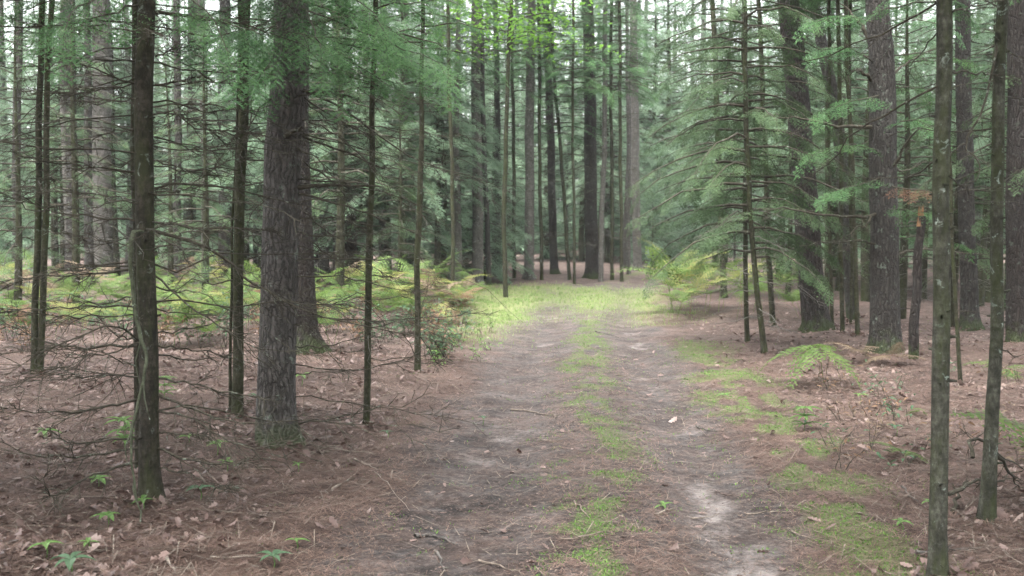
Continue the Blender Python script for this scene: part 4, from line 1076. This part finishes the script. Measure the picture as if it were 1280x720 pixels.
for x, y, lb in [(1085, 452, 'dry tan fern lying left at the foot of the stout pine'), (1112, 456, 'dry tan fern lying right at the foot of the stout pine')]:
    fern(fern_mesh(360 + x, .40, 4, .10, 'fern_d', .1, .2), at_g(x, y), lb)
for x, y, s, lb in [(1130, 580, .6, 'low blue-green fern lying left of the nearest right trunk'), (1295, 640, 1.0, 'green fern frond reaching in from the right edge'), (1262, 470, .8, 'pale fern between the right edge trunks'), (1150, 520, .5, 'small fern sprig left of the nearest right trunk')]:
    fern(fern_mesh(370 + x, .5, 3 if s < .9 else 5, .10 if s < .9 else .42, 'fern_g', .05), at_g(x, y), lb, None, s)

# ------------------------------------------------------------------ seedlings and small plants
def lance(rng, w=.3, n=5):
    T = []; t = np.linspace(0, 1, n + 1); ww = w * np.sin(np.clip(t, 0, 1) ** .8 * math.pi) * .5
    z = .25 * t - .45 * t * t
    for i in range(n):
        c0 = [t[i], 0, z[i]]; c1 = [t[i + 1], 0, z[i + 1]]
        for s in (-1, 1):
            e0 = [t[i], s * ww[i], z[i] + ww[i] * .4]; e1 = [t[i + 1], s * ww[i + 1], z[i + 1] + ww[i + 1] * .4]
            T += [[c0, c1, e0], [e0, c1, e1]]
    return np.array(T), np.zeros(len(T), np.int32)
LANCE = lance(RNG, .36); LANCE_N = lance(RNG, .26)
def seedling(p, label, nl, L, h, mat='herb', whorls=1, group=None, tm=LANCE, wood='herb'):
    root = empty('seedling', p, label, 'plant', group)
    mb = MB(); tube(mb, [[0, 0, -.02], [.01, 0, h * .5], [0, .01, h]], [.0035, .003, .002], 4, 0); mb.build('stem', M[wood], root)
    mb = MB()
    for w in range(whorls):
        z = h * (1 - .35 * w)
        az = np.linspace(0, 6.28, nl, endpoint=False) + RNG.uniform(0, 1, nl) * .5 + w
        d = np.stack([np.cos(az), np.sin(az), RNG.uniform(-.05, .35, nl)], -1)
        put(mb, tm, np.tile([0, .005, z], (nl, 1)), d, np.tile([0, 0, 1.], (nl, 1)), L * RNG.uniform(.75, 1.2, nl))
    mb.build('foliage', M[mat], root, False)
    return root
SD = [(134, 660, 6, .085, .06, 'star-leaved green seedling at the foot of the left fir, below its trunk'), (57, 700, 5, .085, .07, 'bright seedling in the lower left corner'), (88, 722, 5, .12, .08, 'broad-leaved seedling cut by the bottom edge at lower left'),
 (341, 712, 5, .09, .06, 'pale green star seedling alone at the bottom edge of the needles'), (178, 640, 5, .08, .06, 'small seedling directly at the base of the left fir'), (250, 626, 5, .10, .07, 'seedling right of the left fir base among needles'),
 (122, 612, 6, .09, .05, 'seedling left of the left fir base'), (283, 592, 6, .08, .07, 'seedling between the left fir and the big pine'), (271, 570, 5, .09, .08, 'taller pale seedling left of the big pine foot'),
 (57, 550, 5, .10, .06, 'seedling on leaves at the left under the bare branches'), (110, 690, 4, .06, .04, 'tiny seedling between two larger ones at lower left'), (370, 690, 4, .07, .05, 'small dark seedling right of the pale star seedling'),
 (320, 505, 5, .09, .07, 'seedling right behind the big left pine foot'), (372, 590, 5, .06, .05, 'little seedling right of the big pine foot'), (235, 555, 5, .09, .05, 'seedling under the right branches of the left fir'),
 (377, 483, 6, .10, .10, 'seedling in front of the dark half hidden pine'), (484, 548, 4, .06, .05, 'tiny seedling beside the bare pole'), (603, 531, 5, .06, .06, 'small sprout on the left edge of the track'),
 (829, 636, 4, .07, .015, 'fallen green oak sprig lying in the middle of the track'), (905, 497, 4, .09, .02, 'pale green leaves lying at the right moss strip'), (1162, 640, 4, .07, .05, 'small sprout left of the nearest right trunk'),
 (1127, 665, 5, .06, .05, 'tiny green sprout on the needles at the right'), (1120, 545, 5, .08, .07, 'low green seedling mid right among dry leaves'), (1075, 505, 5, .08, .08, 'seedling on the right bank in front of the stout pine')]
for x, y, nl, L, h, lb in SD:
    seedling(at_g(x, y), lb, nl, L, h, 'herb' if (x * 7 + y) % 3 else 'herb_blue')
# leafy clumps and bare shrubs of the understorey
for x, y, lb in [(155, 560, 'bushy green clump behind the left fir trunk'), (1005, 540, 'leafy green tuft at the edge of the right moss'), (205, 500, 'low green clump under the left fir branches')]:
    seedling(at_g(x, y), lb, 7, .13, .18, 'herb', 3, None, LANCE_N)
def shrub(p, label, h, seed, mats, group=None, nst=6, leaf=14, size=.05):
    rg = np.random.default_rng(seed); root = empty('shrub', p, label, 'shrub', group); mb = MB(); fb = MB()
    for k in range(nst):
        P = arc(rg, np.array([rg.normal(0, .05), rg.normal(0, .05), -.02]), rg.uniform(0, 6.28), h * rg.uniform(.7, 1.1), rg.uniform(.9, 1.4), .1, 6)
        mb = MB(); dead_limb(mb, rg, P, .004, 3, 5, 0, .35); mb.build('stem', M[mats[1]], root)
        az = rg.uniform(0, 6.28, leaf); t = rg.integers(2, 6, leaf)
        put(fb, LANCE, P[t] + rg.normal(0, .05, (leaf, 3)), np.stack([np.cos(az), np.sin(az), rg.uniform(-.5, .3, leaf)], -1), np.array([0, 0, 1.]) + rg.normal(0, .3, (leaf, 3)), size * rg.uniform(.7, 1.4, leaf))
    fb.build('foliage', M[mats[0]], root, False)
for i in range(46):
    px = -20 + 640 * (i + R.random()) / 46; d = R.uniform(12.8, 20); x = min((px - 640) / F * d, float(path_c(d)) - 1.8)
    br = R.random() < .4
    shrub((x, d, float(gz(x, d))), 'low shrub with withered brown leaves before the fern thicket' if br else 'low twiggy green shrub at the edge of the fern thicket', R.uniform(.4, .8), 500 + i, ('fern_b' if br else 'herb_blue', 'dead'), 'withered shrubs before the ferns' if br else 'green shrubs at the fern edge', 6, 16, .07)
for i in range(26):
    px = R.uniform(1000, 1300); y = R.uniform(470, 590); p = at_g(px, y); br = R.random() < .6
    shrub(p, 'small withered stalk with dry leaves on the right bank' if br else 'small pale green sprig on the right bank', R.uniform(.12, .3), 600 + i, ('fern_d' if br and i % 2 else 'fern_b' if br else 'herb_blue', 'dead'), 'withered stalks on the right bank' if br else 'green sprigs on the right bank', 3, 6, .05)
for i in range(14):
    px = R.uniform(520, 620); y = R.uniform(405, 470); p = at_g(px, y)
    if p[0] > path_c(p[1]) - 1.3: p[0] -= .5; p[2] = float(gz(p[0], p[1]))
    shrub(p, 'small green sprig on the left verge of the track', R.uniform(.15, .4), 640 + i, ('herb', 'dead'), 'green sprigs on the left verge', 3, 7, .06)

# ------------------------------------------------------------------ fallen sticks
def stick(pts, r, mat, label, twigs=2, lift=.012, seg=9):
    W = np.array([at_g(x, y) for x, y in pts]); P = spline(W, seg)
    P[:, 2] = gz(P[:, 0], P[:, 1]) + lift
    P += RNG.normal(0, .004, P.shape)
    b = P.mean(0); b[2] = float(gz(b[0], b[1]))
    mb = MB(); dead_limb(mb, RNG, P - b, r * .65, 6, twigs, 0, .25, rt=r * .4)
    o = mb.build('fallen_stick', M[mat], None, loc=b); tag(o, label, 'stick')
for a_ in [([(412,618),(430,606),(449,589)],.016,'stick','thick grey stick right of the big pine foot',2), ([(444,577),(458,584),(473,590)],.013,'palestick','short pale stick above the grey one',0), ([(468,592),(490,615),(512,642)],.006,'palestick','long thin straw-coloured stick at the track edge',0),
 ([(264,701),(296,700),(332,703)],.013,'palestick','pale stick at the bottom edge left',0), ([(204,699),(212,708),(222,722)],.020,'palestick','short pale birch stick in the bottom left',0), ([(334,640),(350,643),(367,647)],.010,'stick','brown stick below the big pine',1),
 ([(640,513),(668,517),(696,521)],.014,'stick','forked grey twig on the left rut',2), ([(674,552),(695,553),(718,550)],.008,'stick','thin twig across the left rut',2), ([(719,630),(728,640),(738,650)],.010,'stick','small dark stick on the middle moss',0),
 ([(820,646),(832,641),(846,637)],.014,'stick','chunky brown stick in the right rut',1), ([(744,415),(762,419),(782,426)],.020,'char','dark bent stick far down the track',1), ([(768,470),(795,474),(822,478)],.009,'stick','thin stick across the right rut midway',0),
 ([(518,674),(540,672),(572,686)],.020,'char','dark rotten wood piece at the lower left of the track',3), ([(544,690),(550,702),(556,718)],.017,'char','grey charred stick below the rotten wood',1), ([(600,704),(625,711),(655,722)],.010,'stick','long brown stick at the bottom of the left rut',1),
 ([(1145,694),(1195,690),(1252,686)],.014,'char','dark branch lying behind the nearest right trunk',4), ([(1128,612),(1138,622),(1148,634)],.012,'char','dark broken stub left of the nearest right trunk',1), ([(930,645),(965,643),(1000,640)],.008,'stick','thin stick on the right track edge',1),
 ([(865,652),(880,650),(900,645)],.007,'stick','small twig by the sandy patch',1), ([(870,535),(890,540),(915,538)],.010,'char','dark flat twig near the right moss strip',1), ([(700,677),(735,672),(765,668)],.008,'stick','long twig over the lower middle moss',2),
 ([(20,640),(60,628),(98,612)],.009,'stick','thin stick across the leaves at far left',3), ([(380,570),(420,560),(470,566)],.007,'stick','thin twig behind the grey stick',3), ([(985,665),(1010,676),(1045,680)],.008,'stick','twig on the right verge moss',2)]:
    stick(a_[0], a_[1], a_[2], a_[3], a_[4])
# low dead branches propped over the ground at the right
for pts, dd, lb in [([(1185,618),(1215,603),(1245,600),(1290,582)],.3,'dark dead branch propped behind the slim right trunk'), ([(1216,572),(1214,548),(1235,555),(1262,575),(1290,590)],.4,'crooked dead branch arching right of the slim right trunk'), ([(1190,640),(1200,612),(1220,600)],.2,'short dark crook of wood left of the slim right trunk'), ([(1240,560),(1262,590),(1275,612)],.3,'small dead branch slanting down right of the slim trunk')]:
    d0 = at_g(1235, 640)[1]
    mb = MB(); P = px_line(pts, d0, d0 + dd, 12, RNG, .008)
    dead_limb(mb, RNG, P, .013, 6, 5, 0, .3, rt=.004)
    tag(mb.build('dead_branch', M['dead']), lb, 'branch')
# loose twigs fallen between the ferns
for k in range(40):
    px = R.uniform(20, 560); y = R.uniform(440, 690); p = at_g(px, y); o_ = p[0] - float(path_c(p[1]))
    if o_ > -1.2: continue
    L = R.uniform(.2, .8); az = R.uniform(0, 3.14)
    P = np.array([[p[0] + math.cos(az) * L * t, p[1] + math.sin(az) * L * t, 0] for t in np.linspace(-.5, .5, 7)]); P[:, :2] += RNG.normal(0, .012, (7, 2))
    P[:, 2] = gz(P[:, 0], P[:, 1]) + .012
    mb = MB(); dead_limb(mb, RNG, P - p, R.uniform(.003, .007), 5, 3, 0, .3)
    o = mb.build('fallen_twig', M['stick'], None, loc=p); tag(o, 'thin fallen twig lying on the litter left of the track', 'twig', 'fallen twigs on the left litter')

# ------------------------------------------------------------------ litter, needles, moss, grass (uncountable)
def scatter(n, ymin, ymax, power=1.6):
    """points inside the camera's view wedge, denser close by"""
    u = RNG.random(n)
    y = ymin * (ymax / ymin) ** (u ** (1 / power) if power < 1 else u)
    px = RNG.uniform(-90, 1370, n)
    return (px - 640) / F * y, y
def oak_template(rng):
    n = 9
    t = np.linspace(0, 1, n); lob = np.array([.02, .10, .22, .12, .30, .15, .26, .14, 0]) * rng.uniform(.8, 1.2)
    cu = rng.uniform(-.5, .6); fo = rng.uniform(.1, .9); tw = rng.normal(0, .5)
    c = np.stack([t, 0 * t, cu * (t - .5) ** 2], -1)
    A = np.stack([t + .03, lob, cu * (t - .5) ** 2 + fo * lob + tw * lob * t], -1); B = np.stack([t + .03, -lob, cu * (t - .5) ** 2 + fo * lob - tw * lob * t], -1)
    V = np.concatenate([c, A, B]); F_ = []
    for i in range(n - 1):
        F_ += [[i, i + 1, n + i], [n + i, i + 1, n + i + 1], [i, 2 * n + i, i + 1], [2 * n + i, 2 * n + i + 1, i + 1]]
    return V, np.array(F_)
OAK = [oak_template(RNG) for _ in range(8)]
def lay(mb, tmpl, x, y, size, lift=.006, tilt=.3):
    V, F_ = tmpl; k = len(x)
    az = RNG.uniform(0, 6.28, k)
    z = gz(x, y) + lift
    up = nrm(np.array([0, 0, 1.]) + RNG.normal(0, tilt, (k, 3)))
    d0 = np.stack([np.cos(az), np.sin(az), 0 * az], -1)
    yv = nrm(np.cross(up, d0)); d = np.cross(yv, up)
    fl = np.where(RNG.random(k) < .5, 1, -1)[:, None]
    Fm = np.stack([d, yv, up * fl], 1)
    W = np.einsum('vc,kcj->kvj', V, Fm) * size[:, None, None] + np.stack([x, y, z], -1)[:, None, :]
    nv = len(V)
    mb.add(W.reshape(-1, 3), tris=(F_[None] + (np.arange(k) * nv)[:, None, None]).reshape(-1, 3))
mb = MB()
x, y = scatter(80000, 4.3, 20)
pt, ms, sd, gs, rt = masks(x, y); o_ = x - path_c(y)
dens = np.where(o_ < 0, sstep(1.2, 2.6, -o_) * (.35 + .65 * sstep(.40, .58, fbm(x * 1.1, y * 1.1, 61))), .62 * sstep(1.5, 2.6, o_) * (.25 + .75 * sstep(.45, .6, fbm(x * 1.2, y * 1.2, 62))))
dens = dens + .012
keep = RNG.random(len(x)) < dens * .8
x, y = x[keep], y[keep]
for h in range(8):
    lay(mb, OAK[h], x[h::8], y[h::8], (.022 + .066 * RNG.random(len(x[h::8])) ** 1.5), .006, .30)
bx = np.concatenate([b_[0] + (b_[2] + RNG.uniform(0, .22, 26) ** 1.3) * np.cos(np.linspace(0, 6.28, 26) + RNG.normal(0, .2, 26)) for b_ in BASES if b_[1] < 20])
by = np.concatenate([b_[1] + (b_[2] + RNG.uniform(0, .22, 26) ** 1.3) * np.sin(np.linspace(0, 6.28, 26) + RNG.normal(0, .2, 26)) for b_ in BASES if b_[1] < 20])
for h in range(8):
    lay(mb, OAK[h], bx[h::8], by[h::8], RNG.uniform(.04, .09, len(bx[h::8])), .02, .55)
tag(mb.build('leaf_litter', M['litter'], smooth=False), 'brown fallen oak leaves strewn over the forest floor', 'leaf litter', kind='stuff')

# fallen pine needles
def slivers(n, ymin, ymax, L, W, dens_fn, lift, tilt, mat, name, label, cat):
    x, y = scatter(n, ymin, ymax)
    k = RNG.random(n) < dens_fn(x, y); x, y = x[k], y[k]; m = len(x)
    az = RNG.uniform(0, 6.28, m); l = L * RNG.uniform(.5, 1.3, m); t = RNG.normal(0, tilt, m)
    w = W * (1 + .10 * (y - 5))
    d = np.stack([np.cos(az) * l, np.sin(az) * l, t * l], -1); s = np.stack([-np.sin(az) * w, np.cos(az) * w, 0 * w], -1)
    c = np.stack([x, y, gz(x, y) + lift + np.abs(d[:, 2]) * .5 + RNG.uniform(0, .012, m)], -1)
    mb = MB(); mb.tris(np.stack([c - d / 2 - s / 2, c - d / 2 + s / 2, c + d / 2], 1))
    tag(mb.build(name, M[mat], smooth=False), label, cat, kind='stuff')
def d_need(x, y):
    pt, ms, sd, gs, rt = masks(x, y); o = x - path_c(y)
    return np.clip((.95 - .80 * np.clip(rt, 0, 1) * pt - .5 * pt) * (1 - .92 * ms) * (1 - gs) * (1 - .85 * np.exp(-((o + .62) / .45) ** 2 - ((y - 5.95) / .65) ** 2)), .05, 1)
slivers(330000, 4.3, 14, .085, .0032, d_need, .004, .16, 'pineduff', 'needle_litter', 'reddish fallen pine needles carpeting the floor and the track edges', 'needles')
def d_twig(x, y):
    pt, ms, sd, gs, rt = masks(x, y); return np.clip(.9 - .75 * pt, .12, 1) * (1 - gs) * (1 - .8 * ms)
slivers(9000, 4.3, 15, .22, .0055, d_twig, .006, .12, 'stick', 'twig_litter', 'fine broken twigs lying all over the forest floor', 'twigs')
def d_crumb(x, y):
    pt, ms, sd, gs, rt = masks(x, y)
    return np.clip(.8 * pt * (.4 + .6 * sstep(.4, .6, fbm(x * 3, y * 2, 71))) * (1 - .75 * sd), .05, 1)
slivers(60000, 4.3, 15, .016, .009, d_crumb, .003, .3, 'crumb', 'bark_crumbs', 'dark crumbs of bark and cone scales scattered on the track', 'debris')

def tufts(n, ymin, ymax, h, w, dens_fn, mat, name, label, cat, lean=.5, grow=.06):
    x, y = scatter(n, ymin, ymax)
    k = RNG.random(n) < dens_fn(x, y); x, y = x[k], y[k]; m = len(x)
    az = RNG.uniform(0, 6.28, m); hh = h * RNG.uniform(.5, 1.4, m) * (1 + .02 * y); ww = w * (1 + grow * (y - 5))
    c = np.stack([x, y, gz(x, y) - .002], -1)
    s = np.stack([-np.sin(az) * ww, np.cos(az) * ww, 0 * ww], -1)
    tip = c + np.stack([np.cos(az) * hh * lean * RNG.uniform(.2, 1.6, m), np.sin(az) * hh * lean, hh], -1)
    mb = MB(); mb.tris(np.stack([c - s / 2, c + s / 2, tip], 1))
    tag(mb.build(name, M[mat], smooth=False), label, cat, kind='stuff')
def d_moss(x, y):
    m = masks(x, y)[1]; return np.clip(.8 * sstep(.10, .95, m + 1.1 * (fbm(x * 9, y * 7, 81) - .5)) , 0, 1)
tufts(380000, 4.4, 19, .010, .0068, d_moss, 'moss', 'moss', 'green moss growing down the middle of the track and along its right verge', 'moss', 1.2)
def d_grass(x, y):
    m = masks(x, y)[3]; return m * (.35 + .65 * sstep(.4, .6, fbm(x * 3.1, y * 2.0, 83)))
tufts(300000, 14, 31, .035, .006, d_grass, 'grass', 'grass', 'short bright grass covering the small clearing at the end of the track', 'grass', .6, .04)


# ------------------------------------------------------------------ air: thin damp haze hanging in the wood
m, nt = new_mat('haze')
pv = nt.nodes.new('ShaderNodeVolumePrincipled')
pv.inputs['Color'].default_value = (0.86, 0.93, 0.90, 1)
pv.inputs['Density'].default_value = HAZE_DENSITY
pv.inputs['Anisotropy'].default_value = 0.0
om = nt.nodes.new('ShaderNodeOutputMaterial'); nt.links.new(pv.outputs[0], om.inputs['Volume'])
X0, X1, Y0, Y1, Z0, Z1 = -410, 425, -65, 705, -1.6, 30.0
V = [[x_, y_, z_] for z_ in (Z0, Z1) for y_ in (Y0, Y1) for x_ in (X0, X1)]
mb = MB(); mb.add(V, quads=[[0, 2, 3, 1], [4, 5, 7, 6], [0, 1, 5, 4], [2, 6, 7, 3], [0, 4, 6, 2], [1, 3, 7, 5]])
tag(mb.build('haze', m, smooth=False), 'pale damp haze hanging between the trees', 'haze', kind='stuff')
